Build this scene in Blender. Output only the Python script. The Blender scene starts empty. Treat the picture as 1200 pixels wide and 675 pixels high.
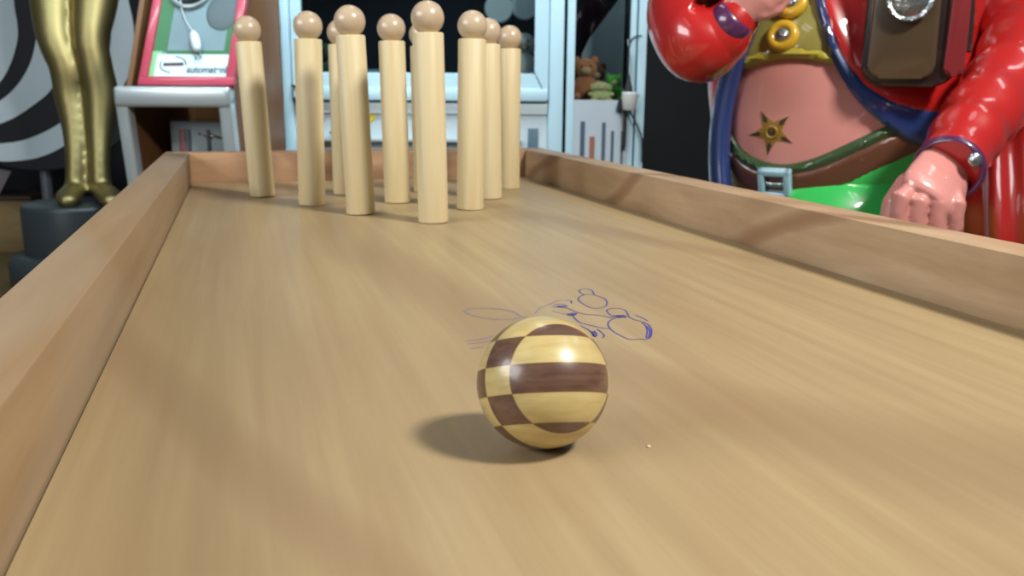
import bpy, bmesh, math, random
import numpy as np
from mathutils import Vector, Matrix
from mathutils.geometry import delaunay_2d_cdt

random.seed(4)
scene = bpy.context.scene
COL = scene.collection
V = Vector

# ------------------------------------------------------------------ camera
FPX, PITCH, YAW, ROLL = 1050.0, 0.2176, 0.2915, 0.0079
CF = V((math.sin(YAW) * math.cos(PITCH), math.cos(YAW) * math.cos(PITCH), -math.sin(PITCH)))
RH = V((math.cos(YAW), -math.sin(YAW), 0))            # horizontal right of the view
FH = V((math.sin(YAW), math.cos(YAW), 0))             # horizontal heading of the view
UZ = V((0, 0, 1))
_U0 = RH.cross(CF)
CR = RH * math.cos(ROLL) + _U0 * math.sin(ROLL)
CU = -RH * math.sin(ROLL) + _U0 * math.cos(ROLL)
CAM = V((0, 0, 0.97))
LANE = 0.80                                           # height of the lane surface

def ray(px, py):
    return CF + CR * ((px - 600) / FPX) + CU * ((337.5 - py) / FPX)

def at(px, py, d):
    """point seen at photo pixel (px, py) at distance d along the view axis (metres)"""
    return CAM + ray(px, py) * d

def on_z(px, py, z):
    r = ray(px, py)
    return CAM + r * ((z - CAM.z) / r.z)

cd = bpy.data.cameras.new('camera')
cam = bpy.data.objects.new('camera', cd)
COL.objects.link(cam)
M = Matrix.Identity(4)
for i in range(3):
    M[i][0], M[i][1], M[i][2], M[i][3] = CR[i], CU[i], -CF[i], CAM[i]
cam.matrix_world = M
cd.sensor_width = 36
cd.lens = 36 * FPX / 1200
cd.clip_start = 0.02
cd.dof.use_dof = True
cd.dof.focus_distance = 0.56
cd.dof.aperture_fstop = 15
scene.camera = cam

# ------------------------------------------------------------------ materials
def s2l(c):
    return tuple(((v / 255) / 12.92 if v / 255 <= 0.04045 else ((v / 255 + 0.055) / 1.055) ** 2.4) for v in c)

class NT:
    def __init__(self, name):
        self.m = bpy.data.materials.new(name)
        self.m.use_nodes = True
        self.t = self.m.node_tree
        self.b = self.t.nodes['Principled BSDF']
    def n(self, typ, **kw):
        nd = self.t.nodes.new(typ)
        for k, v in kw.items():
            if k in nd.inputs:
                nd.inputs[k].default_value = v
            else:
                setattr(nd, k, v)
        return nd
    def l(self, a, b):
        self.t.links.new(a, b)

def rgba(c):
    return (*s2l(c), 1)

def plain(name, col, rough=0.5, metal=0.0, coat=0.0, bump=0.0, bscale=40, vary=0.08, vscale=6, spec=0.5, croughness=0.06, sheen=0):
    k = NT(name)
    b = k.b
    b.inputs['Roughness'].default_value = rough
    b.inputs['Metallic'].default_value = metal
    b.inputs['Coat Weight'].default_value = coat
    b.inputs['Coat Roughness'].default_value = croughness
    b.inputs['Specular IOR Level'].default_value = spec
    if sheen:
        b.inputs['Sheen Weight'].default_value = sheen
    tc = k.n('ShaderNodeTexCoord')
    nz = k.n('ShaderNodeTexNoise', Scale=vscale, Detail=4.0)
    k.l(tc.outputs['Object'], nz.inputs['Vector'])
    mx = k.n('ShaderNodeMix', data_type='RGBA')
    c = s2l(col)
    mx.inputs[6].default_value = (*[v * (1 - vary) for v in c], 1)
    mx.inputs[7].default_value = (*[min(1, v * (1 + vary)) for v in c], 1)
    k.l(nz.outputs['Fac'], mx.inputs[0])
    k.l(mx.outputs[2], b.inputs['Base Color'])
    if bump:
        n2 = k.n('ShaderNodeTexNoise', Scale=bscale, Detail=3.0)
        k.l(tc.outputs['Object'], n2.inputs['Vector'])
        bp = k.n('ShaderNodeBump', Strength=bump, Distance=0.01)
        k.l(n2.outputs['Fac'], bp.inputs['Height'])
        k.l(bp.outputs['Normal'], b.inputs['Normal'])
    return k.m

def wood(name, light, dark, stain, stretch, scale=10, rough=0.42, blot=2.2, blot_amt=0.5, coat=0.0, streak=0.55, rot=(0, 0, 0), seed=0.0, spec=0.4, rings=0.0, ringscale=5.0, ringdist=7.0):
    """grain streaks plus soft figure; stretch squeezes the coordinates across / along the grain"""
    k = NT(name)
    b = k.b
    tc = k.n('ShaderNodeTexCoord')
    mp = k.n('ShaderNodeMapping')
    mp.inputs['Scale'].default_value = stretch
    mp.inputs['Rotation'].default_value = rot
    mp.inputs['Location'].default_value = (seed, seed * 0.7, seed * 1.3)
    k.l(tc.outputs['Object'], mp.inputs['Vector'])
    g = k.n('ShaderNodeTexNoise', Scale=scale, Detail=7.0, Roughness=0.62, Distortion=0.35)
    k.l(mp.outputs['Vector'], g.inputs['Vector'])
    r1 = k.n('ShaderNodeValToRGB')
    r1.color_ramp.elements[0].position = 0.32
    r1.color_ramp.elements[1].position = 0.68
    r1.color_ramp.elements[0].color = rgba(dark)
    r1.color_ramp.elements[1].color = rgba(light)
    k.l(g.outputs['Fac'], r1.inputs['Fac'])
    # base tone against streaks
    mb = k.n('ShaderNodeMix', data_type='RGBA')
    mb.inputs[0].default_value = streak
    mb.inputs[6].default_value = rgba(light)
    k.l(r1.outputs['Color'], mb.inputs[7])
    # soft figure (cathedral patches, old stains)
    mp2 = k.n('ShaderNodeMapping')
    mp2.inputs['Scale'].default_value = tuple(0.25 + 0.75 * (s / max(stretch)) for s in stretch)
    mp2.inputs['Location'].default_value = (seed + 3.1, seed, 0.4)
    k.l(tc.outputs['Object'], mp2.inputs['Vector'])
    f = k.n('ShaderNodeTexNoise', Scale=blot, Detail=3.0, Roughness=0.5, Distortion=0.8)
    k.l(mp2.outputs['Vector'], f.inputs['Vector'])
    r2 = k.n('ShaderNodeValToRGB')
    r2.color_ramp.elements[0].position = 0.48
    r2.color_ramp.elements[1].position = 0.72
    r2.color_ramp.elements[0].color = (0, 0, 0, 1)
    r2.color_ramp.elements[1].color = (blot_amt, blot_amt, blot_amt, 1)
    k.l(f.outputs['Fac'], r2.inputs['Fac'])
    m2 = k.n('ShaderNodeMix', data_type='RGBA')
    k.l(r2.outputs['Color'], m2.inputs[0])
    k.l(mb.outputs[2], m2.inputs[6])
    m2.inputs[7].default_value = rgba(stain)
    outc = m2.outputs[2]
    if rings:                                   # growth ring lines (cathedral figure)
        wv = k.n('ShaderNodeTexWave', wave_type='BANDS', bands_direction='DIAGONAL', Scale=ringscale, Distortion=ringdist, Detail=2.0)
        wv.inputs['Detail Scale'].default_value = 0.8
        k.l(mp2.outputs['Vector'], wv.inputs['Vector'])
        r3 = k.n('ShaderNodeValToRGB')
        r3.color_ramp.elements[0].position = 0.86
        r3.color_ramp.elements[1].position = 1.0
        r3.color_ramp.elements[0].color = (0, 0, 0, 1)
        r3.color_ramp.elements[1].color = (rings, rings, rings, 1)
        k.l(wv.outputs['Fac'], r3.inputs['Fac'])
        m3 = k.n('ShaderNodeMix', data_type='RGBA')
        k.l(r3.outputs['Color'], m3.inputs[0])
        k.l(outc, m3.inputs[6])
        m3.inputs[7].default_value = rgba(stain)
        outc = m3.outputs[2]
    k.l(outc, b.inputs['Base Color'])
    b.inputs['Roughness'].default_value = rough
    b.inputs['Coat Weight'].default_value = coat
    b.inputs['Coat Roughness'].default_value = 0.25
    b.inputs['Specular IOR Level'].default_value = spec
    bp = k.n('ShaderNodeBump', Strength=0.06, Distance=0.002)
    k.l(g.outputs['Fac'], bp.inputs['Height'])
    k.l(bp.outputs['Normal'], b.inputs['Normal'])
    return k.m

def glass(name, tint=(0.9, 0.96, 0.97), refl=0.06):
    k = NT(name)
    t = k.n('ShaderNodeBsdfTransparent', Color=(*tint, 1))
    g = k.n('ShaderNodeBsdfGlossy', Roughness=0.02, Color=(1, 1, 1, 1))
    fr = k.n('ShaderNodeFresnel', IOR=1.3)
    mx = k.n('ShaderNodeMixShader')
    k.l(fr.outputs['Fac'], mx.inputs['Fac'])
    k.l(t.outputs[0], mx.inputs[1])
    k.l(g.outputs[0], mx.inputs[2])
    k.l(mx.outputs[0], k.t.nodes['Material Output'].inputs['Surface'])
    return k.m

def acrylic(name, col, alpha):
    k = NT(name)
    k.b.inputs['Base Color'].default_value = rgba(col)
    k.b.inputs['Roughness'].default_value = 0.35
    k.b.inputs['Alpha'].default_value = alpha
    return k.m

LANE_M = wood('lane veneer', (172, 152, 114), (154, 131, 96), (142, 118, 88), (46, 1.5, 46), scale=1.6, rough=0.4, blot=3.6, blot_amt=0.65, streak=0.75, spec=0.32, rings=0.55, ringscale=2.2, ringdist=11.0)
RAIL_L = wood('side rail wood', (162, 136, 102), (136, 110, 80), (156, 140, 120), (16, 0.9, 16), scale=2.4, rough=0.5, blot=5.0, blot_amt=0.6, streak=0.85, seed=1.3, rings=0.5, ringscale=3.0, ringdist=9.0)
RAIL_R = wood('right rail wood', (196, 171, 138), (164, 134, 102), (142, 108, 80), (5, 1.6, 12), scale=3.0, rough=0.45, blot=7.0, blot_amt=0.6, streak=0.8, seed=5.2, rings=0.8, ringscale=4.0, ringdist=9.0)
RAIL_B = wood('end rail wood', (188, 152, 118), (160, 126, 94), (112, 82, 60), (1.8, 14, 14), scale=3.0, rough=0.45, blot=7.0, blot_amt=0.8, streak=0.9, seed=2.2, rings=0.6, ringscale=5.0, ringdist=9.0)
PIN_M = wood('pale pin wood', (224, 212, 174), (200, 178, 128), (204, 182, 126), (30, 30, 1.6), scale=1.6, rough=0.5, blot=3.0, blot_amt=0.5, streak=0.75, seed=0.6)
HEAD_M = wood('varnished pin head wood', (204, 184, 156), (184, 163, 134), (174, 150, 122), (20, 20, 5), scale=1.6, rough=0.3, blot=6.0, blot_amt=0.25, coat=0.5, seed=3.6)
INK = plain('blue ink', (62, 66, 150), 0.6, vary=0.15, vscale=60)
INKF = plain('faded blue ink', (112, 112, 158), 0.6, vary=0.15, vscale=60)

def ball_material(R):
    k = NT('laminated ball wood')
    tc = k.n('ShaderNodeTexCoord')
    sp = k.n('ShaderNodeSeparateXYZ')
    k.l(tc.outputs['Object'], sp.inputs['Vector'])
    def layer(sock, off, w):
        a = k.n('ShaderNodeMath', operation='MULTIPLY_ADD')
        a.inputs[1].default_value = 1 / (w * R)
        a.inputs[2].default_value = -off / w + 20
        k.l(sock, a.inputs[0])
        fl = k.n('ShaderNodeMath', operation='FLOOR')
        k.l(a.outputs[0], fl.inputs[0])
        fr = k.n('ShaderNodeMath', operation='FRACT')
        k.l(a.outputs[0], fr.inputs[0])
        return fl.outputs[0], fr.outputs[0]
    fu, ru = layer(sp.outputs['X'], 0.61, 0.46)
    fv, rv = layer(sp.outputs['Z'], 0.185, 0.415)
    sm = k.n('ShaderNodeMath', operation='ADD')
    k.l(fu, sm.inputs[0]); k.l(fv, sm.inputs[1])
    md = k.n('ShaderNodeMath', operation='MODULO')
    md.inputs[1].default_value = 2
    k.l(sm.outputs[0], md.inputs[0])
    gt = k.n('ShaderNodeMath', operation='LESS_THAN')
    gt.inputs[1].default_value = 0.5
    k.l(md.outputs[0], gt.inputs[0])
    def grain(c1, c2, sc):
        mp = k.n('ShaderNodeMapping')
        mp.inputs['Scale'].default_value = (3, 1, 8)
        k.l(tc.outputs['Object'], mp.inputs['Vector'])
        nz = k.n('ShaderNodeTexNoise', Scale=sc, Detail=5.0)
        k.l(mp.outputs['Vector'], nz.inputs['Vector'])
        r = k.n('ShaderNodeValToRGB')
        r.color_ramp.elements[0].position = 0.3
        r.color_ramp.elements[1].position = 0.7
        r.color_ramp.elements[0].color = rgba(c1)
        r.color_ramp.elements[1].color = rgba(c2)
        k.l(nz.outputs['Fac'], r.inputs['Fac'])
        return r.outputs['Color']
    lt = grain((184, 164, 106), (202, 184, 128), 40)
    dk = grain((84, 60, 48), (110, 82, 66), 55)
    mx = k.n('ShaderNodeMix', data_type='RGBA')
    k.l(gt.outputs[0], mx.inputs[0])
    k.l(dk, mx.inputs[6]); k.l(lt, mx.inputs[7])
    # thin glue lines between the laminations
    def edge(fr):
        a = k.n('ShaderNodeMath', operation='PINGPONG')
        a.inputs[1].default_value = 0.5
        k.l(fr, a.inputs[0])
        c = k.n('ShaderNodeMath', operation='LESS_THAN')
        c.inputs[1].default_value = 0.018
        k.l(a.outputs[0], c.inputs[0])
        return c.outputs[0]
    mxx = k.n('ShaderNodeMath', operation='MAXIMUM')
    k.l(edge(ru), mxx.inputs[0]); k.l(edge(rv), mxx.inputs[1])
    fac = k.n('ShaderNodeMath', operation='MULTIPLY')
    fac.inputs[1].default_value = 0.5
    k.l(mxx.outputs[0], fac.inputs[0])
    m2 = k.n('ShaderNodeMix', data_type='RGBA')
    k.l(fac.outputs[0], m2.inputs[0])
    k.l(mx.outputs[2], m2.inputs[6])
    m2.inputs[7].default_value = rgba((120, 92, 60))
    k.l(m2.outputs[2], k.b.inputs['Base Color'])
    k.b.inputs['Roughness'].default_value = 0.34
    k.b.inputs['Coat Weight'].default_value = 0.45
    k.b.inputs['Coat Roughness'].default_value = 0.16
    return k.m

# ------------------------------------------------------------------ mesh helpers
def obj(name, bm, mat, parent=None, smooth=True, loc=None):
    """link bm as ONE mesh object; world coordinates unless a parent is given (then parent-relative via inverse)"""
    me = bpy.data.meshes.new(name)
    bmesh.ops.recalc_face_normals(bm, faces=bm.faces)
    bm.to_mesh(me)
    bm.free()
    for m in (mat if isinstance(mat, (list, tuple)) else [mat]):
        me.materials.append(m)
    if smooth:
        for p in me.polygons:
            p.use_smooth = True
        me.set_sharp_from_angle(angle=math.radians(40))
    o = bpy.data.objects.new(name, me)
    COL.objects.link(o)
    if parent is not None:
        o.parent = parent
        w = world_of(parent)
        o.matrix_parent_inverse = w.inverted()
    return o

def world_of(o):
    m = o.matrix_basis.copy()
    if o.parent is not None:
        m = world_of(o.parent) @ o.matrix_parent_inverse @ m
    return m

def tag(o, label=None, cat=None, group=None, kind=None):
    if label: o['label'] = label
    if cat: o['category'] = cat
    if group: o['group'] = group
    if kind: o['kind'] = kind
    return o

def thing(name, label, cat, loc, group=None):
    o = bpy.data.objects.new(name, None)
    o.empty_display_size = 0.05
    COL.objects.link(o)
    o.location = loc
    return tag(o, label, cat, group)

def box(bm, c, ax, ay, az, bevel=0.0, seg=2):
    """box centred at c with half-extent vectors ax, ay, az"""
    t = bmesh.new()
    bmesh.ops.create_cube(t, size=2)
    if bevel:
        lx, ly, lz = ax.length, ay.length, az.length
        for v in t.verts:
            v.co = V((v.co.x * lx, v.co.y * ly, v.co.z * lz))
        bmesh.ops.bevel(t, geom=t.edges[:], offset=bevel, segments=seg, affect='EDGES', profile=0.5)
        nx, ny, nz = ax.normalized(), ay.normalized(), az.normalized()
        for v in t.verts:
            v.co = c + nx * v.co.x + ny * v.co.y + nz * v.co.z
    else:
        for v in t.verts:
            v.co = c + ax * v.co.x + ay * v.co.y + az * v.co.z
    add(bm, t)

def add(bm, t):
    me = bpy.data.meshes.new('tmp')
    t.to_mesh(me)
    t.free()
    bm.from_mesh(me)
    bpy.data.meshes.remove(me)

def frame_of(d, hint=UZ):
    d = d.normalized()
    x = hint.cross(d)
    if x.length < 1e-4:
        x = V((1, 0, 0)).cross(d)
    x.normalize()
    return x, d.cross(x), d

def smooth_path(pts, n=6):
    """Catmull-Rom through tuples of any length"""
    P = [np.array(p, float) for p in pts]
    P = [2 * P[0] - P[1]] + P + [2 * P[-1] - P[-2]]
    out = []
    for i in range(1, len(P) - 2):
        a, b, c, d = P[i - 1:i + 3]
        for k in range(n):
            t = k / n
            out.append(0.5 * (2 * b + (c - a) * t + (2 * a - 5 * b + 4 * c - d) * t * t + (3 * b - 3 * c + d - a) * t ** 3))
    out.append(P[-2])
    return out

def tube(bm, path, radii, seg=16, cap=True, flat=1.0, hint=UZ, ripple=None, round_cap=False):
    """tube through path (Vectors) with per-point radius; flat squeezes the second axis"""
    path = [V(p) for p in path]
    n = len(path)
    if not hasattr(radii, '__len__'):
        radii = [radii] * n
    if round_cap:
        p0, p1 = path[0], path[1]
        q0, q1 = path[-1], path[-2]
        d0 = (p0 - p1).normalized(); d1 = (q0 - q1).normalized()
        pre = [(p0 + d0 * radii[0] * math.sin(a), radii[0] * max(math.cos(a), .03)) for a in (1.5, 1.15, .8, .4)]
        post = [(q0 + d1 * radii[-1] * math.sin(a), radii[-1] * max(math.cos(a), .03)) for a in (.4, .8, 1.15, 1.5)]
        path = [p for p, r in pre] + path + [p for p, r in post]
        radii = [r for p, r in pre] + list(radii) + [r for p, r in post]
        n = len(path)
    rings = []
    x = None
    for i, p in enumerate(path):
        d = path[min(i + 1, n - 1)] - path[max(i - 1, 0)]
        d.normalize()
        if x is None:
            x, y, _ = frame_of(d, hint)
        else:
            x = (x - d * x.dot(d)).normalized()
            y = d.cross(x)
        ring = []
        for k in range(seg):
            a = 2 * math.pi * k / seg
            r = radii[i] * (ripple(i / (n - 1), a) if ripple else 1)
            ring.append(bm.verts.new(p + x * (r * math.cos(a)) + y * (r * flat * math.sin(a))))
        rings.append(ring)
    for a, b in zip(rings, rings[1:]):
        for k in range(seg):
            bm.faces.new((a[k], a[(k + 1) % seg], b[(k + 1) % seg], b[k]))
    if cap:
        bm.faces.new(rings[0][::-1])
        bm.faces.new(rings[-1])

def lathe(bm, c, prof, seg=40, axis=UZ, hint=V((1, 0, 0)), cap=True):
    """closed solid of revolution: prof = [(r, h)...] from bottom to top along axis at c"""
    x, y, d = frame_of(axis, hint)
    rings = []
    for r, h in prof:
        if r < 1e-6:
            rings.append([bm.verts.new(c + d * h)])
        else:
            rings.append([bm.verts.new(c + d * h + x * (r * math.cos(2 * math.pi * k / seg)) + y * (r * math.sin(2 * math.pi * k / seg))) for k in range(seg)])
    for a, b in zip(rings, rings[1:]):
        for k in range(seg):
            q = [a[k % len(a)], a[(k + 1) % len(a)], b[(k + 1) % len(b)], b[k % len(b)]]
            u = []
            for v in q:
                if v not in u: u.append(v)
            if len(u) > 2: bm.faces.new(u)
    if cap and len(rings[0]) > 1: bm.faces.new(rings[0][::-1])
    if cap and len(rings[-1]) > 1: bm.faces.new(rings[-1])
    if not cap: bmesh.ops.remove_doubles(bm, verts=rings[0] + rings[-1], dist=1e-6)

def ellipsoid(bm, c, ax, ay, az, seg=40, rings=24):
    t = bmesh.new()
    bmesh.ops.create_uvsphere(t, u_segments=seg, v_segments=rings, radius=1)
    for v in t.verts:
        v.co = c + ax * v.co.x + ay * v.co.y + az * v.co.z
    add(bm, t)

def prism(bm, pts, ext):
    """extrude a planar polygon (world points) by vector ext"""
    a = [bm.verts.new(p) for p in pts]
    b = [bm.verts.new(p + ext) for p in pts]
    bm.faces.new(a[::-1]); bm.faces.new(b)
    n = len(pts)
    for i in range(n):
        bm.faces.new((a[i], a[(i + 1) % n], b[(i + 1) % n], b[i]))

def ribbon(bm, pts, width, normal, lift=0.0):
    """thin solid stroke along pts lying on a plane with the given normal"""
    n = len(pts)
    L, Rr = [], []
    for i, p in enumerate(pts):
        d = pts[min(i + 1, n - 1)] - pts[max(i - 1, 0)]
        s = normal.cross(d).normalized() * (width / 2)
        L.append(bm.verts.new(p + s + normal * lift)); Rr.append(bm.verts.new(p - s + normal * lift))
    for i in range(n - 1):
        bm.faces.new((L[i], Rr[i], Rr[i + 1], L[i + 1]))

def fuse(o, voxel, smooth=6):
    """melt overlapping pieces of one mesh into one continuous surface"""
    r = o.modifiers.new('fuse', 'REMESH')
    r.mode = 'VOXEL'; r.voxel_size = voxel; r.use_smooth_shade = True
    s = o.modifiers.new('soften', 'SMOOTH')
    s.iterations = smooth; s.factor = 0.5
    dg = bpy.context.evaluated_depsgraph_get()
    dg.update()
    me = bpy.data.meshes.new_from_object(o.evaluated_get(dg))
    old = o.data
    mats = list(old.materials)
    o.modifiers.clear()
    o.data = me
    if not me.materials:
        for m in mats: me.materials.append(m)
    for p in me.polygons:
        p.use_smooth = True
    bpy.data.meshes.remove(old)
    return o

# ------------------------------------------------------------------ setting
FLOOR_M = wood('brown floor boards', (112, 94, 62), (84, 66, 44), (70, 58, 40), (10, 1, 10), scale=2, rough=0.45)
WALL_M = plain('near black wall paint', (33, 37, 44), 0.75, vary=0.15, vscale=3)

bm = bmesh.new()
fc = CAM + FH * 2.2; fc.z = -0.02
box(bm, fc, RH * 4.2, FH * 4.6, UZ * 0.02)
tag(obj('floor', bm, FLOOR_M, smooth=False), kind='structure')
bm = bmesh.new()
wc = CAM + FH * 6.0; wc.z = 1.6
box(bm, wc, RH * 4.2, FH * 0.05, UZ * 1.6)
tag(obj('wall_back', bm, WALL_M, smooth=False), kind='structure')
bm = bmesh.new()
bc = CAM + FH * 5.93; bc.z = 0.06
box(bm, bc, RH * 4.2, FH * 0.012, UZ * 0.06, bevel=0.004)
tag(obj('baseboard_back', bm, plain('dark brown skirting', (60, 45, 36), 0.5), smooth=False), kind='structure')

# ------------------------------------------------------------------ bowling table
XL, XR, YB, YF, RH_, RT = -0.0903, 0.5436, 1.7255, -0.55, 0.0543, 0.0446
table = thing('bowling_table', 'long brown wooden table bowling lane with raised side rails and a blue ink doodle', 'game table', (0.227, 0.6, 0))
bm = bmesh.new()
box(bm, V(((XL + XR) / 2, (YB + YF) / 2, LANE - 0.015)), V(((XR - XL) / 2 - 0.0015, 0, 0)), V((0, (YB - YF) / 2 - 0.001, 0)), V((0, 0, 0.015)))
obj('playing_surface', bm, LANE_M, table, smooth=False)
for nm, x, m in (('side_rail', XL - RT / 2, RAIL_L), ('side_rail', XR + RT / 2, RAIL_R)):
    bm = bmesh.new()
    box(bm, V((x, (YB + YF) / 2, LANE + (RH_ - 0.04) / 2)), V((RT / 2, 0, 0)), V((0, (YB - YF) / 2, 0)), V((0, 0, (RH_ + 0.04) / 2)), bevel=0.0022)
    obj(nm, bm, m, table)
for nm, y in (('end_rail', YB + RT / 2), ('end_rail', YF - RT / 2)):
    bm = bmesh.new()
    box(bm, V(((XL + XR) / 2, y, LANE + (RH_ - 0.04) / 2)), V(((XR - XL) / 2 + RT, 0, 0)), V((0, RT / 2, 0)), V((0, 0, (RH_ + 0.04) / 2)), bevel=0.0022)
    obj(nm, bm, RAIL_B, table)
for sx in (XL + 0.03, XR - 0.03):
    for sy in (YF + 0.1, YB - 0.1):
        bm = bmesh.new()
        box(bm, V((sx, sy, 0.385)), V((0.03, 0, 0)), V((0, 0.03, 0)), V((0, 0, 0.385)), bevel=0.004)
        obj('leg', bm, RAIL_L, table)
# the doodle: pen strokes in photo order, drawn on the lane surface
S = []
def z1(l): return [(530 + x / 4.8, 330 + y / 4.8) for x, y in l]          # read off a 4.8x view
def z2(l): return [(640 + x / 8.436, 330 + y / 8.436) for x, y in l]      # read off an 8.4x view
dark_strokes = [
    z2([(318, 85), (350, 118), (375, 130), (330, 150), (318, 178), (345, 205), (420, 250), (470, 262), (540, 258), (590, 240), (600, 195), (560, 158), (480, 132), (455, 90), (410, 72), (355, 75), (322, 88)]),
    z2([(372, 128), (420, 124), (478, 130)]),
    z2([(60, 250), (190, 258), (300, 300), (390, 322), (480, 328), (560, 338), (650, 360)]),
    z2([(255, 320), (285, 365), (340, 405), (440, 432), (540, 455), (640, 465)]),
    z2([(665, 350), (615, 312), (600, 285), (630, 268), (700, 262), (765, 275), (800, 305), (815, 345)]),
    z2([(680, 360), (625, 390), (612, 430), (650, 480), (730, 530), (825, 570), (920, 568), (1000, 565), (1035, 540), (1042, 480), (1015, 430), (950, 395), (870, 375), (815, 345)]),
    z2([(880, 330), (945, 355), (1005, 388)]),
    z2([(340, 435), (400, 465), (450, 500), (480, 545), (500, 520), (470, 485)]),
    z2([(505, 470), (550, 505), (575, 535), (555, 555)]),
    z2([(200, 180), (245, 190), (250, 215)]),
]
fill_strokes = [
    z2([(200, 318), (250, 312), (310, 312), (205, 328), (260, 335), (300, 322), (230, 330)]),
    z2([(660, 335), (790, 330), (660, 345), (800, 342), (670, 355), (800, 352), (700, 340)]),
    z2([(70, 225), (140, 222), (210, 240), (90, 240), (200, 250), (110, 250)]),
    z2([(950, 405), (985, 440), (1000, 490), (990, 550), (1015, 545), (1025, 490), (1000, 440)]),
    z2([(430, 490), (490, 505), (440, 505), (495, 525), (455, 525), (485, 545)]),
]
faint_strokes = [
    z1([(65, 168), (95, 155), (150, 150), (240, 152), (310, 160), (350, 172), (385, 195), (420, 203)]),
    z1([(65, 168), (100, 185), (170, 203), (250, 213), (340, 210), (400, 198)]),
    z1([(465, 180), (490, 150), (540, 130), (600, 105), (650, 105)]),
    z1([(80, 332), (150, 325), (230, 305)]), z1([(85, 350), (160, 342), (225, 328)]), z1([(100, 378), (170, 365)]),
    z2([(60, 285), (110, 305), (190, 320)]),
]
bm = bmesh.new()
def strokes(lst, w, n=5):
    for st in lst:
        P = [on_z(p[0], p[1], LANE + 0.0002) for p in smooth_path(st, n)]
        ribbon(bm, P, w, UZ)
strokes(dark_strokes, 0.0011)
strokes(fill_strokes, 0.0011, 3)
dood = obj('ink_doodle', bm, INK, table, smooth=False)
dood['label'] = 'blue pen outline drawing on the wood'
for st_ in faint_strokes:
    bm = bmesh.new()
    strokes([st_], 0.0009)
    obj('faint_ink_stroke', bm, INKF, table, smooth=False)['label'] = 'faded pen stroke'

bm = bmesh.new()
ellipsoid(bm, on_z(760, 523, LANE + 0.0003), V((0.0011, 0, 0)), V((0, 0.0014, 0)), V((0, 0, 0.0006)), 12, 8)
obj('pale_fleck', bm, plain('pale fleck', (214, 196, 160), 0.6), table)

# ------------------------------------------------------------------ pins
PR, PH, HR, HC = 0.0196, 0.2385, 0.0208, 0.2565
pin_spots = [
    ((0.2355, 1.1451), 'head pin of the wooden bowling pins, alone in front of the triangle'),
    ((0.1539, 1.2466), 'wooden pin in the second row, left of the front pin, hiding a back row pin'),
    ((0.3145, 1.2634), 'wooden pin in the second row, right of the front pin'),
    ((0.0965, 1.3635), 'wooden pin at the left end of the third row'),
    ((0.2250, 1.3649), 'wooden pin in the middle of the third row, seen just left of the front pin'),
    ((0.3770, 1.3847), 'wooden pin at the right end of the third row, half hidden by a nearer pin'),
    ((0.0282, 1.4881), 'leaning looking wooden pin at the left back corner, before the kiosk'),
    ((0.1600, 1.4969), 'wooden back row pin almost covered by the second row pin, left half of the row'),
    ((0.2950, 1.5000), 'wooden back row pin hidden behind the front pin, only its left edge showing'),
    ((0.4489, 1.5221), 'wooden pin at the right back corner, closest to the right rail'),
]
def make_pin():
    r = thing('bowling_pin', 'x', 'bowling pin', (0, 0, LANE), 'wooden bowling pins with ball heads')
    bm = bmesh.new()
    lathe(bm, V((0, 0, LANE)), [(0, 0), (PR - 0.0012, 0), (PR - 0.0003, 0.0005), (PR, 0.0014), (PR, PH - 0.002), (PR - 0.0008, PH - 0.0006), (PR - 0.002, PH), (0, PH)], seg=48)
    obj('body', bm, PIN_M, r)
    bm = bmesh.new()
    ellipsoid(bm, V((0, 0, LANE + HC)), V((HR, 0, 0)), V((0, HR, 0)), V((0, 0, HR)), 40, 24)
    obj('head', bm, HEAD_M, r)['label'] = 'varnished darker ball head'
    return r
pin0 = make_pin()
for i, ((x, y), lab) in enumerate(pin_spots):
    if i == 0:
        r = pin0
    else:
        r = pin0.copy(); COL.objects.link(r)
        for ch in pin0.children:
            c = ch.copy(); COL.objects.link(c); c.parent = r; c.matrix_parent_inverse = ch.matrix_parent_inverse.copy()
    r['label'] = lab
    tl = [-0.018, -0.030, 0.014, 0.015, -0.017, -0.014, -0.042, 0.0, -0.01, 0.0][i]      # each pin is cut a little off square
    r.location = (x, y, LANE + 0.0004 + PR * abs(math.sin(tl)))
    r.rotation_mode = 'QUATERNION'
    r.rotation_quaternion = Matrix.Rotation(tl, 3, FH).to_quaternion() @ Matrix.Rotation([0.3, 1.7, 2.9, 4.1, 5.0, 0.9, 2.2, 3.3, 1.1, 5.7][i], 3, 'Z').to_quaternion()

# ------------------------------------------------------------------ ball
BR = 0.032
bpos = V((0.1334, 0.3916, LANE + BR))
bm = bmesh.new()
bmesh.ops.create_uvsphere(bm, u_segments=96, v_segments=64, radius=BR)
ball = obj('bowling_ball', bm, ball_material(BR))
tag(ball, 'wooden ball checkered in dark and pale laminated layers, lying on the lane', 'ball')
zc = (CAM - bpos).normalized()
xc = (CR - zc * CR.dot(zc)).normalized()
yc = zc.cross(xc)
n_ = (xc * 0.41 + yc * 0.10 + zc * 0.905).normalized()
v_ = (yc - n_ * yc.dot(n_)).normalized()
w_ = v_.cross(n_)
B = Matrix.Identity(4)
for i in range(3):
    B[i][0], B[i][1], B[i][2], B[i][3] = n_[i], w_[i], v_[i], bpos[i]
ball.matrix_world = B

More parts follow.
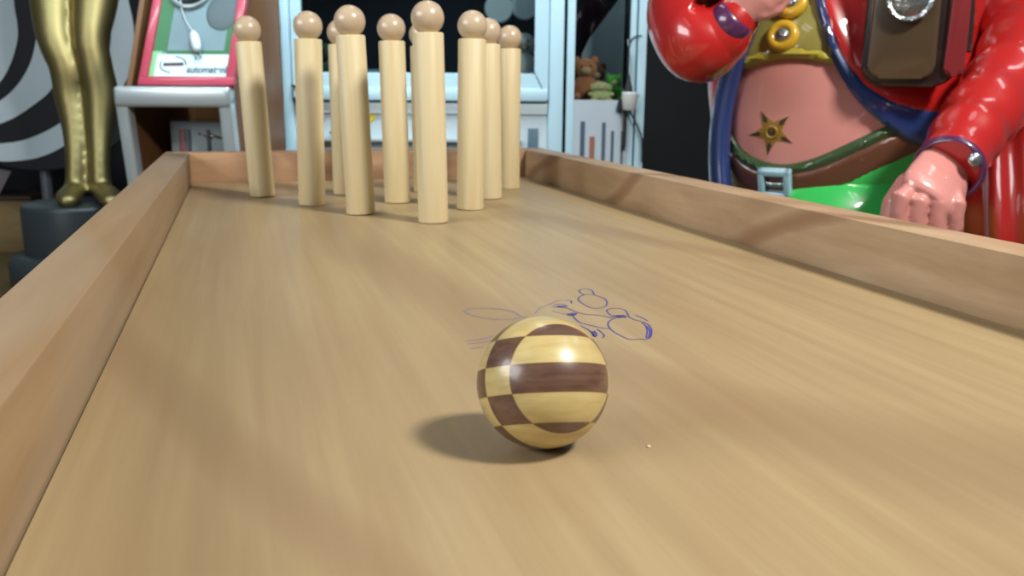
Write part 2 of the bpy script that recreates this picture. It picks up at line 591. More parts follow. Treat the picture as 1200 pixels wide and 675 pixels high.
# ------------------------------------------------------------------ golden statue
GOLD = plain('gold paint', (150, 136, 92), 0.48, metal=1.0, vary=0.12, vscale=4)
PED = plain('dark grey pedestal lacquer', (46, 52, 56), 0.4, vary=0.15, vscale=5)
GD = 4.2
def G(px, py, dd=0.0):
    return at(px, py, GD) + FH * dd
ped_c = G(90, 237); ped_z = ped_c.z
gold = thing('golden_statue', 'tall shiny gold figure of a standing man on a two tier dark round pedestal', 'statue', (ped_c.x, ped_c.y, 0))
bm = bmesh.new()
def limb(l, flat=1.0):
    P = smooth_path([(*G(px, py, dd), r * GD / FPX) for px, py, dd, r in l], 5)
    tube(bm, [V(p[:3]) for p in P], [p[3] for p in P], seg=20, round_cap=True, flat=flat)
limb([(60, -120, 0, 31), (58, -60, 0, 29), (62, 0, 0, 25.5), (68, 45, -.02, 21), (78, 78, 0, 19.5), (80, 112, .03, 19), (86, 150, .02, 15), (89, 188, 0, 11.5), (89, 214, 0, 12)])
limb([(112, -120, 0, 31), (112, -60, 0, 29), (111, 0, 0, 25.5), (109, 45, -.02, 20), (112, 78, 0, 19), (115, 112, .03, 19.5), (115, 150, .02, 15), (117, 188, 0, 11.5), (118, 214, 0, 12)])
for x0, x1 in ((89, 80), (118, 130)):
    P = [at(x0, 222, GD + 0.02), at(x0 * .5 + x1 * .5, 226, GD - 0.05), at(x1, 231, GD - 0.12), at(x1, 233, GD - 0.16)]
    P = [V((p.x, p.y, ped_z + h)) for p, h in zip(P, (0.06, 0.05, 0.035, 0.028))]
    tube(bm, P, [0.05, 0.054, 0.058, 0.05], seg=18, round_cap=True, flat=0.75, hint=UZ)
limb([(86, -125, 0, 44), (86, -170, 0, 42), (86, -230, 0, 36), (86, -290, 0, 46), (86, -340, 0, 50), (86, -385, 0, 22), (86, -400, 0, 15)])
limb([(86, -400, 0, 16), (86, -425, -.02, 25), (86, -455, 0, 26), (86, -470, .02, 18)])
for s in (-1, 1):
    limb([(86 + s * 48, -352, 0, 16), (86 + s * 62, -300, 0, 15), (86 + s * 62, -240, -.03, 13), (86 + s * 34, -222, -.14, 11), (86 + s * 8, -215, -.2, 9), (86 + s * 2, -205, -.2, 9)])
body = obj('body', bm, GOLD, gold)
fuse(body, 0.012, 4)
bm = bmesh.new()
for r, h0, h1 in ((0.238, 0.205, ped_z),):
    lathe(bm, V((ped_c.x, ped_c.y, 0)), [(0, h0), (r, h0), (r, h1 - 0.02), (r - 0.004, h1 - 0.006), (r - 0.012, h1), (0, h1)], seg=64)
obj('pedestal', bm, PED, gold)
bm = bmesh.new()
lathe(bm, V((ped_c.x, ped_c.y, 0)), [(0, 0), (0.3, 0), (0.31, 0.02), (0.31, 0.17), (0.295, 0.2), (0.28, 0.21), (0, 0.21)], seg=64)
obj('pedestal_foot', bm, PED, gold)

# ------------------------------------------------------------------ spiral disc on its stand
SD = 4.75
WHITE_D = plain('white disc paint', (200, 212, 218), 0.6, vary=0.05)
BLACK_D = plain('black disc paint', (22, 25, 32), 0.55)
def Dp(px, py, off=0.0):
    return at(px, py, SD) - FH * off
# a true vertical plane at depth SD under the disc centre
dc = at(30, 40, SD)
def on_disc(px, py, off=0.0):
    r = ray(px, py)
    t = (dc - FH * off - CAM).dot(FH) / r.dot(FH)
    return CAM + r * t
foot = V((dc.x, dc.y, 0))
spiral = thing('spiral_disc', 'big round black and white spiral board on a thin stand behind the gold figure', 'spiral board', foot)
rad = 159 * SD / FPX
bm = bmesh.new()
lathe(bm, dc, [(0, -0.014), (rad - 0.004, -0.014), (rad, -0.01), (rad, 0.01), (rad - 0.004, 0.014), (0, 0.014)], seg=96, axis=-FH, hint=UZ)
obj('disc', bm, BLACK_D, spiral)
bands = [
    ([(10, -95), (15, -50), (16, 0), (20, 28), (20, 48), (12, 75), (0, 96), (-22, 116), (-50, 126), (-82, 122), (-105, 95), (-112, 60), (-108, 20), (-85, -25), (-50, -68), (-20, -95)], 'spiral_band'),
    ([(26, -110), (32, -50), (37, 0), (43, 30), (42, 48), (35, 75), (20, 100), (0, 118), (-30, 133), (-60, 138), (-75, 148), (-30, 154), (0, 145), (20, 136), (42, 121), (58, 107), (70, 85), (76, 50), (74, 10), (66, -45), (50, -105)], 'spiral_band'),
    ([(-45, 176), (0, 168.5), (20, 166), (40, 160), (66, 147), (95, 124), (118, 90), (129, 55), (129, 15), (120, -25), (104, -62), (118, -78), (138, -45), (150, 0), (157, 42), (149, 92), (118, 138), (78, 169), (50, 183), (25, 188), (0, 189), (-32, 184)], 'spiral_band'),
]
for pl, nm in bands:
    P = smooth_path([*pl, pl[0]], 4)[:-1]
    bm = bmesh.new()
    vs = [V((p[0], p[1])) for p in P]
    res = delaunay_2d_cdt(vs, [], [list(range(len(vs)))], 1, 1e-4)
    top = [bm.verts.new(on_disc(v.x, v.y, 0.0175)) for v in res[0]]
    for fce in res[2]:
        try: bm.faces.new([top[i] for i in fce])
        except ValueError: pass
    g = bmesh.ops.extrude_face_region(bm, geom=bm.faces[:])
    for e in g['geom']:
        if isinstance(e, bmesh.types.BMVert): e.co += FH * 0.003
    obj(nm, bm, WHITE_D, spiral, smooth=False)['label'] = 'white spiral band'
STEEL = plain('grey stand metal', (128, 134, 144), 0.35, metal=0.6)
bm = bmesh.new()
pc = on_disc(45, 120, -0.05)
tube(bm, [V((pc.x, pc.y, 0.02)), V((pc.x, pc.y, dc.z))], 0.03, seg=20)
obj('stand_pole', bm, STEEL, spiral)
bm = bmesh.new()
lathe(bm, V((pc.x, pc.y, 0)), [(0, 0), (0.2, 0), (0.2, 0.012), (0.19, 0.02), (0, 0.02)], seg=40)
obj('stand_foot', bm, STEEL, spiral)

# low wooden step and a pale sheet at the far left
STEPW = wood('tan step wood', (156, 132, 88), (128, 104, 66), (110, 88, 58), (2, 12, 12), scale=2.5, rough=0.5)
p0 = at(-70, 296, 5.3); p1 = at(29, 229, 5.3)
stp = thing('wooden_step', 'low tan wooden step on the floor left of the dark pedestal', 'step', V((p0.x, p0.y, 0)))
c = (p0 + p1) / 2; hw = abs((p1 - p0).dot(RH)) / 2 + 0.05
bm = bmesh.new()
box(bm, V((c.x, c.y, p1.z / 2 - 0.012)) + FH * 0.15, RH * hw, FH * 0.15, UZ * (p1.z / 2 - 0.013), bevel=0.004)
obj('riser', bm, STEPW, stp)
bm = bmesh.new()
box(bm, V((c.x, c.y, p1.z - 0.012)) + FH * 0.15, RH * (hw + 0.012), FH * 0.17, UZ * 0.012, bevel=0.004)
obj('tread', bm, plain('dark brown tread', (78, 62, 52), 0.5), stp)
bm = bmesh.new()
P = [at(-30, 226, 5.28), at(-2, 226, 5.28), at(13, 201, 5.36), at(-12, 197, 5.4)]
zt = p1.z + 0.001
P[0].z = zt; P[1].z = zt
prism(bm, P, FH * 0.006 + UZ * 0.003)
tag(obj('paper_sheet', bm, plain('pale lilac paper', (190, 182, 186), 0.8), smooth=False), 'pale slanted sheet of paper standing on the tan step at the left edge', 'paper')

# ------------------------------------------------------------------ game kiosk
KD = 3.0
KANG = math.radians(27)
kz = at(137, 113, KD)                                     # left end of the silver bar
va = (V((kz.x, kz.y, 0)) - V((CAM.x, CAM.y, 0))).normalized()
vr = V((va.y, -va.x, 0))
KX = (vr * math.cos(KANG) - va * math.sin(KANG))          # along the front, to the right
KY = (vr * math.sin(KANG) + va * math.cos(KANG))          # into the kiosk
KW = 0.395
K0 = V((kz.x, kz.y, 0))
ZB = kz.z                                                  # height of the bar
def KP(x, y, z): return K0 + KX * x + KY * y + UZ * z
TILT = 0.52; LEGT = 0.14
def face_pt(x, h, off=0.0):      # point on the tilted display plane: h metres up the slope from the bar
    st, ct = math.sin(TILT), math.cos(TILT)
    return KP(x, 0.015 + h * st, ZB + 0.03 + h * ct) + (UZ * st - KY * ct) * off
K_N = UZ * math.sin(TILT) - KY * math.cos(TILT)
K_U = UZ * math.cos(TILT) + KY * math.sin(TILT)
kiosk = thing('game_kiosk', 'wooden kiosk with silver front frame and slanted red framed display, left of the white cabinet', 'kiosk', KP(KW / 2, 0.2, 0))
KWOOD = wood('kiosk brown wood', (118, 80, 46), (92, 60, 33), (74, 48, 29), (10, 10, 1.2), scale=2.2, rough=0.45)
SILV = plain('silver frame', (192, 204, 208), 0.28, metal=0.55, vary=0.04)
REDF = plain('red display frame', (178, 60, 82), 0.4, coat=0.3)
DGREEN = plain('green poster border', (44, 104, 60), 0.45, vary=0.2, vscale=9)
LGREEN = plain('light green poster corner', (120, 186, 130), 0.45)
GREYP = plain('grey poster picture', (104, 128, 136), 0.4, vary=0.25, vscale=8)
LABEL = plain('white poster label', (205, 225, 230), 0.45, vary=0.03)
INKP = plain('dark print', (52, 62, 72), 0.5)
HTOP = 0.5
KDEP = 0.57
def side_poly(x):
    st, ct = math.sin(TILT), math.cos(TILT)
    return [KP(x, KDEP, 0.0), KP(x, 0.03 + LEGT * ZB, 0.0), KP(x, 0.03, ZB - 0.02), KP(x, 0.04, ZB + 0.02), KP(x, 0.04 + HTOP * st * 0.9, ZB + 0.03 + HTOP * ct), KP(x, KDEP, ZB + 0.03 + HTOP * ct)]
for x in (0.012, KW - 0.03):
    bm = bmesh.new()
    prism(bm, side_poly(x), KX * 0.018)
    obj('side_panel', bm, KWOOD, kiosk, smooth=False)
bm = bmesh.new()
box(bm, KP(KW / 2, KDEP - 0.012, (ZB + 0.4) / 2), KX * (KW / 2 - 0.03), KY * 0.009, UZ * ((ZB + 0.4) / 2))
obj('back_panel', bm, KWOOD, kiosk, smooth=False)
bm = bmesh.new()
box(bm, KP(KW / 2, 0.25, ZB + 0.005), KX * (KW / 2 - 0.03), KY * 0.22, UZ * 0.01)
obj('shelf_board', bm, KWOOD, kiosk, smooth=False)
# silver frame: rounded bar and two raked legs
bm = bmesh.new()
bh = 0.034
box(bm, KP(KW / 2, 0.0, ZB - 0.0), KX * (KW / 2), KY * 0.03, UZ * bh, bevel=0.014, seg=4)
obj('frame_bar', bm, SILV, kiosk)
for x in (0.022, KW - 0.022):
    bm = bmesh.new()
    d = (KY * LEGT * ZB - UZ * ZB)
    top = KP(x, 0, ZB); bot = KP(x, LEGT * ZB, 0)
    dn = d.normalized(); yy = KX.cross(dn)
    box(bm, (top + bot) / 2, KX * 0.022, yy * 0.024, dn * (d.length / 2), bevel=0.008, seg=3)
    obj('frame_leg', bm, SILV, kiosk)
# slanted display
bx0, bx1 = 0.078, KW + 0.005
def slab(x0, x1, h0, h1, off0, off1, bevel=0.0):
    b = bmesh.new()
    cc = (face_pt(x0, h0, off0) + face_pt(x1, h1, off1)) / 2
    box(b, cc, KX * ((x1 - x0) / 2), K_N * ((off1 - off0) / 2), K_U * ((h1 - h0) / 2), bevel=bevel)
    return b
disp = obj('display_board', slab(bx0, bx1, 0.0, HTOP, 0.0, 0.014), GREYP, kiosk, smooth=False)
bm = bmesh.new()
for a in ((bx0 - 0.002, bx1 + 0.002, -0.002, 0.03), (bx0 - 0.002, bx1 + 0.002, HTOP - 0.03, HTOP), (bx0 - 0.002, bx0 + 0.027, 0.03, HTOP - 0.03), (bx1 - 0.027, bx1 + 0.002, 0.03, HTOP - 0.03)):
    add(bm, slab(*a, 0.0, 0.024, 0.003))
obj('display_frame', bm, REDF, disp)
obj('poster_border', slab(bx0 + 0.027, bx0 + 0.075, 0.13, HTOP - 0.03, 0.0141, 0.0152), DGREEN, disp, smooth=False)
obj('poster_border', slab(bx1 - 0.05, bx1 - 0.027, 0.12, HTOP - 0.03, 0.0141, 0.0152), DGREEN, disp, smooth=False)
obj('poster_border', slab(bx0 + 0.075, bx1 - 0.05, 0.118, 0.133, 0.0141, 0.0152), DGREEN, disp, smooth=False)
obj('poster_corner', slab(bx0 + 0.027, bx0 + 0.06, 0.03, 0.13, 0.0141, 0.0150), LGREEN, disp, smooth=False)
obj('poster_label', slab(bx0 + 0.045, bx1 - 0.027, 0.034, 0.118, 0.0141, 0.0156), LABEL, disp, smooth=False)
# printed oval mark and the blurred word beside it
bm = bmesh.new()
ox, oh, orx, ory = bx0 + 0.105, 0.078, 0.044, 0.03
for a0, a1 in ((-0.1, 1.5), (2.7, 4.6)):
    ribbon(bm, [face_pt(ox + orx * math.cos(a0 + (a1 - a0) * k / 16), oh + ory * math.sin(a0 + (a1 - a0) * k / 16), 0.0160) for k in range(17)], 0.0045, K_N)
obj('oval_mark', bm, INKP, disp, smooth=False)
bm = bmesh.new()
ribbon(bm, [face_pt(ox - 0.034, oh, 0.0162), face_pt(ox + 0.036, oh + 0.002, 0.0162)], 0.013, K_N)
obj('oval_bar', bm, plain('maroon print', (84, 52, 66), 0.5), disp, smooth=False)
cu = bpy.data.curves.new('word', 'FONT')
cu.body = 'automatenbal'; cu.size = 0.036; cu.extrude = 0.0002; cu.offset = 0.0012
tmp = bpy.data.objects.new('word', cu); COL.objects.link(tmp)
bpy.context.view_layer.update()
me = bpy.data.meshes.new_from_object(tmp.evaluated_get(bpy.context.evaluated_depsgraph_get()))
bpy.data.objects.remove(tmp)
bm = bmesh.new(); bm.from_mesh(me)
wd = max(v.co.x for v in bm.verts)
o0 = face_pt(bx0 + 0.155, 0.048, 0.0160)
for v in bm.verts:
    v.co = o0 + KX * (v.co.x * 0.165 / wd) + K_U * v.co.y + K_N * v.co.z
obj('printed_word', bm, plain('blue grey print', (58, 88, 104), 0.5), disp, smooth=False)
# round dark lens with a pale rim, and the white plug hanging on its cord
bm = bmesh.new()
lathe(bm, face_pt(bx0 + 0.125, 0.372, 0.0142), [(0.0, 0), (0.078, 0), (0.078, 0.012), (0.07, 0.016), (0.07, 0.006), (0, 0.006)], seg=40, axis=K_N)
obj('lens_rim', bm, plain('pale grey rim', (150, 164, 166), 0.35, metal=0.3), disp)
bm = bmesh.new()
ellipsoid(bm, face_pt(bx0 + 0.125, 0.372, 0.018), KX * 0.067, K_U * 0.067, K_N * 0.008, 32, 16)
obj('lens', bm, plain('black lens', (20, 26, 28), 0.2, coat=0.5), disp)
bm = bmesh.new()
ellipsoid(bm, face_pt(bx0 + 0.25, 0.285, 0.0145), KX * 0.06, K_U * 0.075, K_N * 0.004, 32, 16)
obj('dark_patch', bm, plain('dark grey print', (70, 84, 88), 0.4), disp)
PLW = plain('white plug plastic', (205, 218, 222), 0.35)
pa, pb = face_pt(bx0 + 0.162, 0.195, 0.026), face_pt(bx0 + 0.182, 0.135, 0.026)
bm = bmesh.new()
Pp = [pa.lerp(pb, t) for t in (0, .1, .3, .7, 1.0)]
tube(bm, Pp, [0.008, 0.013, 0.016, 0.017, 0.014], seg=16, round_cap=True)
plug = obj('plug', bm, PLW, kiosk)
bm = bmesh.new()
dd = (pb - pa).normalized(); ss = K_N.cross(dd).normalized()
for s in (-1, 1):
    tube(bm, [pb + ss * 0.008 * s, pb + ss * 0.008 * s + dd * 0.042], 0.0028, seg=10)
obj('plug_pins', bm, plain('plug pin metal', (80, 88, 92), 0.3, metal=0.8), plug)
bm = bmesh.new()
Pc = smooth_path([tuple(face_pt(bx0 + 0.09, 0.34, 0.02)), tuple(face_pt(bx0 + 0.105, 0.29, 0.022)), tuple(face_pt(bx0 + 0.13, 0.24, 0.024)), tuple(pa)], 6)
tube(bm, [V(p) for p in Pc], 0.0024, seg=8)
obj('plug_cord', bm, plain('pale cord', (170, 184, 186), 0.5), plug)
# socket plate inside the open front
bm = bmesh.new()
box(bm, KP(KW * 0.58, 0.20, ZB - 0.235), KX * 0.14, KY * 0.012, UZ * 0.15, bevel=0.006)
plate = obj('grey_panel', bm, plain('grey control panel', (140, 154, 158), 0.5), kiosk)
for x, w, m in ((-0.10, 0.012, (134, 84, 92)), (-0.075, 0.006, (60, 70, 74)), (0.0, 0.006, (52, 60, 66)), (0.075, 0.006, (52, 60, 66)), (0.135, 0.008, (44, 52, 56))):
    bm = bmesh.new()
    box(bm, KP(KW * 0.58 + x * 0.95, 0.186, ZB - 0.205), KX * w, KY * 0.003, UZ * 0.09, bevel=0.0015)
    obj('panel_slot', bm, plain('panel slot %d' % int(x * 1000), m, 0.5), plate)
bm = bmesh.new()
for x in (-0.02, 0.015):
    tube(bm, [V(p) for p in smooth_path([tuple(KP(KW * .6 + x - .02, .18, ZB - .128)), tuple(KP(KW * .6 + x, .165, ZB - .134)), tuple(KP(KW * .6 + x + .022, .18, ZB - .142))], 5)], 0.004, seg=10)
obj('panel_catch', bm, plain('bright catch', (200, 206, 206), 0.2, metal=0.9), plate)

# ------------------------------------------------------------------ white prize cabinet
PD = 3.6
WFRAME = plain('white cabinet frame', (184, 218, 232), 0.4, vary=0.03)
WPANEL = plain('white lower panel', (196, 214, 222), 0.5, vary=0.04)
DARKIN = plain('dark cabinet lining', (14, 22, 30), 0.9, vary=0.1, spec=0.1)
GLASS = glass('clear pane')
c0 = at(600, 102, PD)
def CX(px): return (px - 600) * PD / FPX                # sideways metres at the cabinet front
def CZ(py): return at(600, py, PD).z
BASE0 = V((c0.x, c0.y, 0))
def CP(x, y, z): return BASE0 + RH * x + FH * y + UZ * z
def cbox(bm, x0, x1, y0, y1, z0, z1, bevel=0.0):
    box(bm, CP((x0 + x1) / 2, (y0 + y1) / 2, (z0 + z1) / 2), RH * ((x1 - x0) / 2), FH * ((y1 - y0) / 2), UZ * ((z1 - z0) / 2), bevel=bevel)
TOPZ = 1.95
pcab = thing('prize_cabinet', 'wide white framed glass prize cabinet standing behind the pins', 'cabinet', CP(CX(496), 0.3, 0))
x0, x1 = CX(331), CX(660)
DEPTH = 0.6
bm = bmesh.new()
cbox(bm, x0, x0 + 0.02, 0.03, DEPTH, 0, TOPZ); cbox(bm, x1 - 0.02, x1, 0.03, DEPTH, 0, TOPZ)
cbox(bm, x0, x1, DEPTH - 0.02, DEPTH, 0, TOPZ); cbox(bm, x0, x1, 0.03, DEPTH, TOPZ - 0.02, TOPZ)
obj('carcass', bm, DARKIN, pcab, smooth=False)
# fixed outer frame
bm = bmesh.new()
cbox(bm, x0, CX(343), 0.0, 0.05, 0, TOPZ, 0.004); cbox(bm, CX(643), x1, 0.0, 0.05, 0, TOPZ, 0.004)
cbox(bm, CX(343), CX(643), 0.0, 0.05, TOPZ - 0.06, TOPZ, 0.004); cbox(bm, CX(343), CX(643), 0.0, 0.05, 0, 0.12, 0.004)
obj('outer_frame', bm, WFRAME, pcab)
# glazed sash with mitred corners
za, zb_, zc_ = CZ(119.5), CZ(104), CZ(86)
sx0, sx1, gx0, gx1 = CX(343.5), CX(642.5), CX(356), CX(626)
sz1, gz1 = TOPZ - 0.062, TOPZ - 0.12
def mitre(bm, q, y0, y1):
    prism(bm, [CP(x, y0, z) for x, z in q], FH * (y1 - y0))
for q in ([(sx0, za), (sx1, za), (gx1, zc_), (gx0, zc_)], [(sx1, za), (sx1, sz1), (gx1, gz1), (gx1, zc_)], [(sx1, sz1), (sx0, sz1), (gx0, gz1), (gx1, gz1)], [(sx0, sz1), (sx0, za), (gx0, zc_), (gx0, gz1)]):
    qq = [(x * 1.0, z * 1.0) for x, z in q]
    cx_ = sum(x for x, z in qq) / 4; cz_ = sum(z for x, z in qq) / 4
    bm = bmesh.new()
    mitre(bm, [(cx_ + (x - cx_) * 0.9985, cz_ + (z - cz_) * 0.985) for x, z in qq], -0.012, 0.03)
    bmesh.ops.bevel(bm, geom=bm.edges[:], offset=0.003, segments=2, affect='EDGES')
    obj('sash_bar', bm, WFRAME, pcab)
bm = bmesh.new()
cbox(bm, sx0 + 0.004, sx1 - 0.004, -0.018, -0.01, za + 0.004, zb_, 0.002)
obj('drip_rail', bm, WFRAME, pcab)
bm = bmesh.new()
cbox(bm, gx0 - 0.004, gx1 + 0.004, 0.008, 0.013, zc_ - 0.004, gz1 + 0.004)
obj('glass_pane', bm, GLASS, pcab, smooth=False)
# lower panel, set back, with a small ledge
bm = bmesh.new()
cbox(bm, CX(343), CX(643), 0.022, 0.045, 0.12, za - 0.004)
lowp = obj('lower_panel', bm, WPANEL, pcab, smooth=False)
bm = bmesh.new()
cbox(bm, CX(344), CX(642), 0.008, 0.022, za - 0.05, za - 0.006, 0.002)
obj('panel_head', bm, plain('pale grey panel strip', (206, 224, 232), 0.5), lowp)
bm = bmesh.new()
cbox(bm, CX(350), CX(612), -0.03, 0.022, CZ(168), CZ(164.5), 0.003)
obj('ledge', bm, plain('grey ledge', (150, 160, 164), 0.4), lowp)
bm = bmesh.new()
cbox(bm, CX(619.5), CX(631.5), 0.016, 0.022, CZ(190), CZ(151), 0.001)
obj('bar_decal', bm, plain('slate blue decal', (86, 112, 128), 0.5), lowp)
bm = bmesh.new()
lathe(bm, CP(CX(431), 0.022, CZ(137)), [(0, 0), (0.026, 0), (0.026, 0.003), (0, 0.004)], seg=28, axis=-FH)
obj('yellow_sticker', bm, plain('yellow sticker', (228, 206, 60), 0.5), lowp)
for px, py in ((346, 103), (347, 118), (389, 158), (390, 166)):
    bm = bmesh.new()
    box(bm, CP(CX(px), -0.018, CZ(py)), RH * 0.011 - UZ * 0.004, FH * 0.006, (UZ * 0.010 + RH * 0.004) * 0.55, bevel=0.002)
    obj('hinge_clip', bm, plain('dark hinge clip', (60, 68, 76), 0.5), pcab)
# shelf the prizes stand on
bm = bmesh.new()
cbox(bm, x0 + 0.02, x1 - 0.02, 0.055, DEPTH - 0.02, zc_ - 0.055, zc_ - 0.035)
obj('shelf', bm, DARKIN, pcab, smooth=False)
SHZ = zc_ - 0.035

# ------------------------------------------------------------------ claw machine
cm = thing('claw_machine', 'narrow white framed toy machine with bar stickers, right of the wide cabinet', 'claw machine', CP(CX(711), 0.3, 0))
m0, m1 = CX(663.5), CX(756)
MT = 1.9
zs = CZ(116.5)
bm = bmesh.new()
cbox(bm, m0, m0 + 0.012, 0.03, 0.6, 0, MT); cbox(bm, m0, m1, 0.585, 0.6, 0, MT); cbox(bm, m0, m1, 0.03, 0.6, MT - 0.015, MT)
obj('carcass', bm, DARKIN, cm, smooth=False)
bm = bmesh.new()
cbox(bm, m1 - 0.012, m1, 0.03, 0.6, 0, MT)
obj('side_wall', bm, plain('teal grey side wall', (110, 140, 146), 0.5), cm, smooth=False)
for a, b_, w in ((663.8, 673, 0.0), (737, 744, 0.006), (746, 756, 0.0)):
    bm = bmesh.new()
    cbox(bm, CX(a), CX(b_), w, 0.04, 0, MT, 0.003)
    obj('stile', bm, WFRAME, cm)
bm = bmesh.new()
cbox(bm, CX(673), CX(737), 0.004, 0.03, 0.08, zs)
fp = obj('front_panel', bm, plain('pale front panel', (176, 190, 200), 0.5, vary=0.06), cm, smooth=False)
for px, w, y0, col in ((684, 5.2, 142, (70, 88, 106)), (695.5, 6, 160, (150, 96, 76)), (709, 4.2, 143, (74, 90, 106)), (719.5, 3.2, 153, (70, 84, 98)), (731, 3, 153, (92, 106, 116))):
    bm = bmesh.new()
    cbox(bm, CX(px - w / 2), CX(px + w / 2), 0.001, 0.004, CZ(215), CZ(y0))
    obj('bar_sticker', bm, plain('bar sticker %d' % int(px), col, 0.5), fp, smooth=False)
bm = bmesh.new()
cbox(bm, CX(673), CX(737), 0.012, 0.017, zs, MT - 0.05)
obj('glass_pane', bm, GLASS, cm, smooth=False)
bm = bmesh.new()
cbox(bm, m0 + 0.012, m1 - 0.012, 0.03, 0.585, zs - 0.03, zs - 0.015)
obj('toy_floor', bm, DARKIN, cm, smooth=False)
bm = bmesh.new()
cbox(bm, CX(673), CX(737), 0.0, 0.04, MT - 0.05, MT, 0.003)
obj('head_rail', bm, WFRAME, cm)
# slanted translucent chute inside
bm = bmesh.new()
P = [CP(CX(691), 0.48, CZ(108)), CP(CX(691), 0.48, CZ(58)), CP(CX(700), 0.48, CZ(38)), CP(CX(746), 0.48, CZ(-25)), CP(CX(746), 0.48, CZ(108))]
P = [V((p.x, p.y, max(p.z, zs - 0.014))) for p in P]
prism(bm, P, FH * 0.008)
obj('prize_chute', bm, acrylic('grey acrylic', (176, 194, 200), 0.6), cm, smooth=False)['label'] = 'translucent grey chute'

def plush(name, label, c, s, mats, face=-FH, ears='round', squash=1.0, group='plush toys in the claw machine'):
    """sitting plush: body, head, ears, muzzle, arms, legs; c = point on the surface under it, s = body radius"""
    t = thing(name, label, 'plush toy', c, group)
    r = V((face.y, -face.x, 0)); r = -r
    bm = bmesh.new()
    ellipsoid(bm, c + UZ * s * 0.95, r * s, face * s * 0.9, UZ * s, 24, 16)
    for sd in (-1, 1):
        ellipsoid(bm, c + UZ * s * 0.32 + r * sd * s * 0.7 + face * s * 0.7, r * s * 0.36, face * s * 0.6, UZ * s * 0.32, 16, 10)
        ellipsoid(bm, c + UZ * s * 1.2 + r * sd * s * 0.95 + face * s * 0.25, r * s * 0.3, face * s * 0.45, UZ * s * 0.36, 16, 10)
    obj('body', bm, mats[0], t)
    hc = c + UZ * s * 2.35
    bm = bmesh.new()
    ellipsoid(bm, hc, r * s * 0.88, face * s * 0.8, UZ * s * 0.78, 24, 16)
    hd = obj('head', bm, mats[0], t)
    bm = bmesh.new()
    ellipsoid(bm, hc + face * s * 0.65 - UZ * s * 0.15, r * s * 0.4, face * s * 0.35, UZ * s * 0.3, 16, 10)
    obj('muzzle', bm, mats[1], hd)
    for sd in (-1, 1):
        bm = bmesh.new()
        if ears == 'round':
            ellipsoid(bm, hc + r * sd * s * 0.68 + UZ * s * 0.62, r * s * 0.3, face * s * 0.14, UZ * s * 0.3, 14, 10)
        else:
            ellipsoid(bm, hc + r * sd * s * 0.82 - UZ * s * 0.1, r * s * 0.2, face * s * 0.3, UZ * s * 0.55, 14, 10)
        obj('ear', bm, mats[0], hd)
        bm = bmesh.new()
        ellipsoid(bm, hc + r * sd * s * 0.32 + face * s * 0.7 + UZ * s * 0.2, r * s * 0.08, face * s * 0.08, UZ * s * 0.1, 10, 8)
        obj('eye', bm, BLACK_D, hd)
    t.scale = (1, 1, squash)
    t.location.z += 0.002 + 0.06 * s * squash
    return t
def fur(name, col): return plain(name, col, 0.9, bump=0.6, bscale=160, vary=0.25, vscale=30, spec=0.1, sheen=0.3)
OR, BRN, YEL, GRN, TAN, GRY = (fur('orange tan plush', (196, 126, 84)), fur('brown plush', (112, 66, 38)), fur('pale yellow plush', (206, 202, 140)), fur('green plush', (92, 190, 70)), fur('tan plush', (200, 170, 130)), fur('grey plush', (150, 160, 160)))
tz = zs - 0.013
def on_floor(px, y): return CP(CX(px), y, tz)
# a heap: sizes in metres, seated on the toy floor
plush('plush_toy', 'orange tan plush toy at the left of the toy machine window', on_floor(690.5, 0.225), 0.057, (OR, TAN))
plush('plush_toy', 'dark brown plush toy behind the orange one in the toy machine', on_floor(707, 0.37), 0.05, (BRN, TAN))
plush('plush_toy', 'pale yellow plush toy lying low in front in the toy machine', on_floor(707, 0.10), 0.044, (YEL, TAN), ears='long', squash=0.6)
plush('plush_toy', 'bright green plush toy at the right of the toy machine window', on_floor(726, 0.21), 0.036, (GRN, YEL))

# the black cord with its white adapter hanging in front of the toy machine
CORD = plain('black cord rubber', (20, 22, 24), 0.5)
ad = thing('power_adapter', 'white plug adapter on a black cord hanging in front of the toy machine', 'adapter', CP(CX(737), -0.03, CZ(115)))
bm = bmesh.new()
lathe(bm, CP(CX(736.5), -0.035, CZ(128)), [(0, 0), (0.021, 0), (0.025, 0.004), (0.033, 0.05), (0.034, 0.066), (0.03, 0.07), (0, 0.072)], seg=28, axis=(UZ + RH * 0.06).normalized())
obj('housing', bm, plain('white adapter plastic', (205, 208, 208), 0.35), ad)
bm = bmesh.new()
lathe(bm, CP(CX(735), -0.035, CZ(108)), [(0, 0), (0.018, 0), (0.016, 0.02), (0.009, 0.05), (0.006, 0.07), (0, 0.07)], seg=20)
obj('plug', bm, CORD, ad)
def cord(nm, pts, r=0.0035, y=-0.02, mat=CORD):
    bm = bmesh.new()
    P = smooth_path([tuple(CP(CX(a), y, CZ(b))) for a, b in pts], 6)
    tube(bm, [V(p) for p in P], r, seg=10)
    return obj(nm, bm, mat, ad)
cord('cord', [(735, 90), (734, 70), (736, 50), (742, 43), (749, 42)], 0.004)
cord('cord', [(733, 46), (736, 62), (738, 80), (735, 92)], 0.003, mat=plain('grey cord', (150, 168, 170), 0.4))
cord('cord', [(738, 128), (744, 140), (750, 152), (754, 165), (755, 190)], 0.004)
cord('cord', [(733, 112), (727, 118), (725, 130), (730, 120), (733, 135), (733, 165), (732, 176)], 0.0075, y=-0.012)

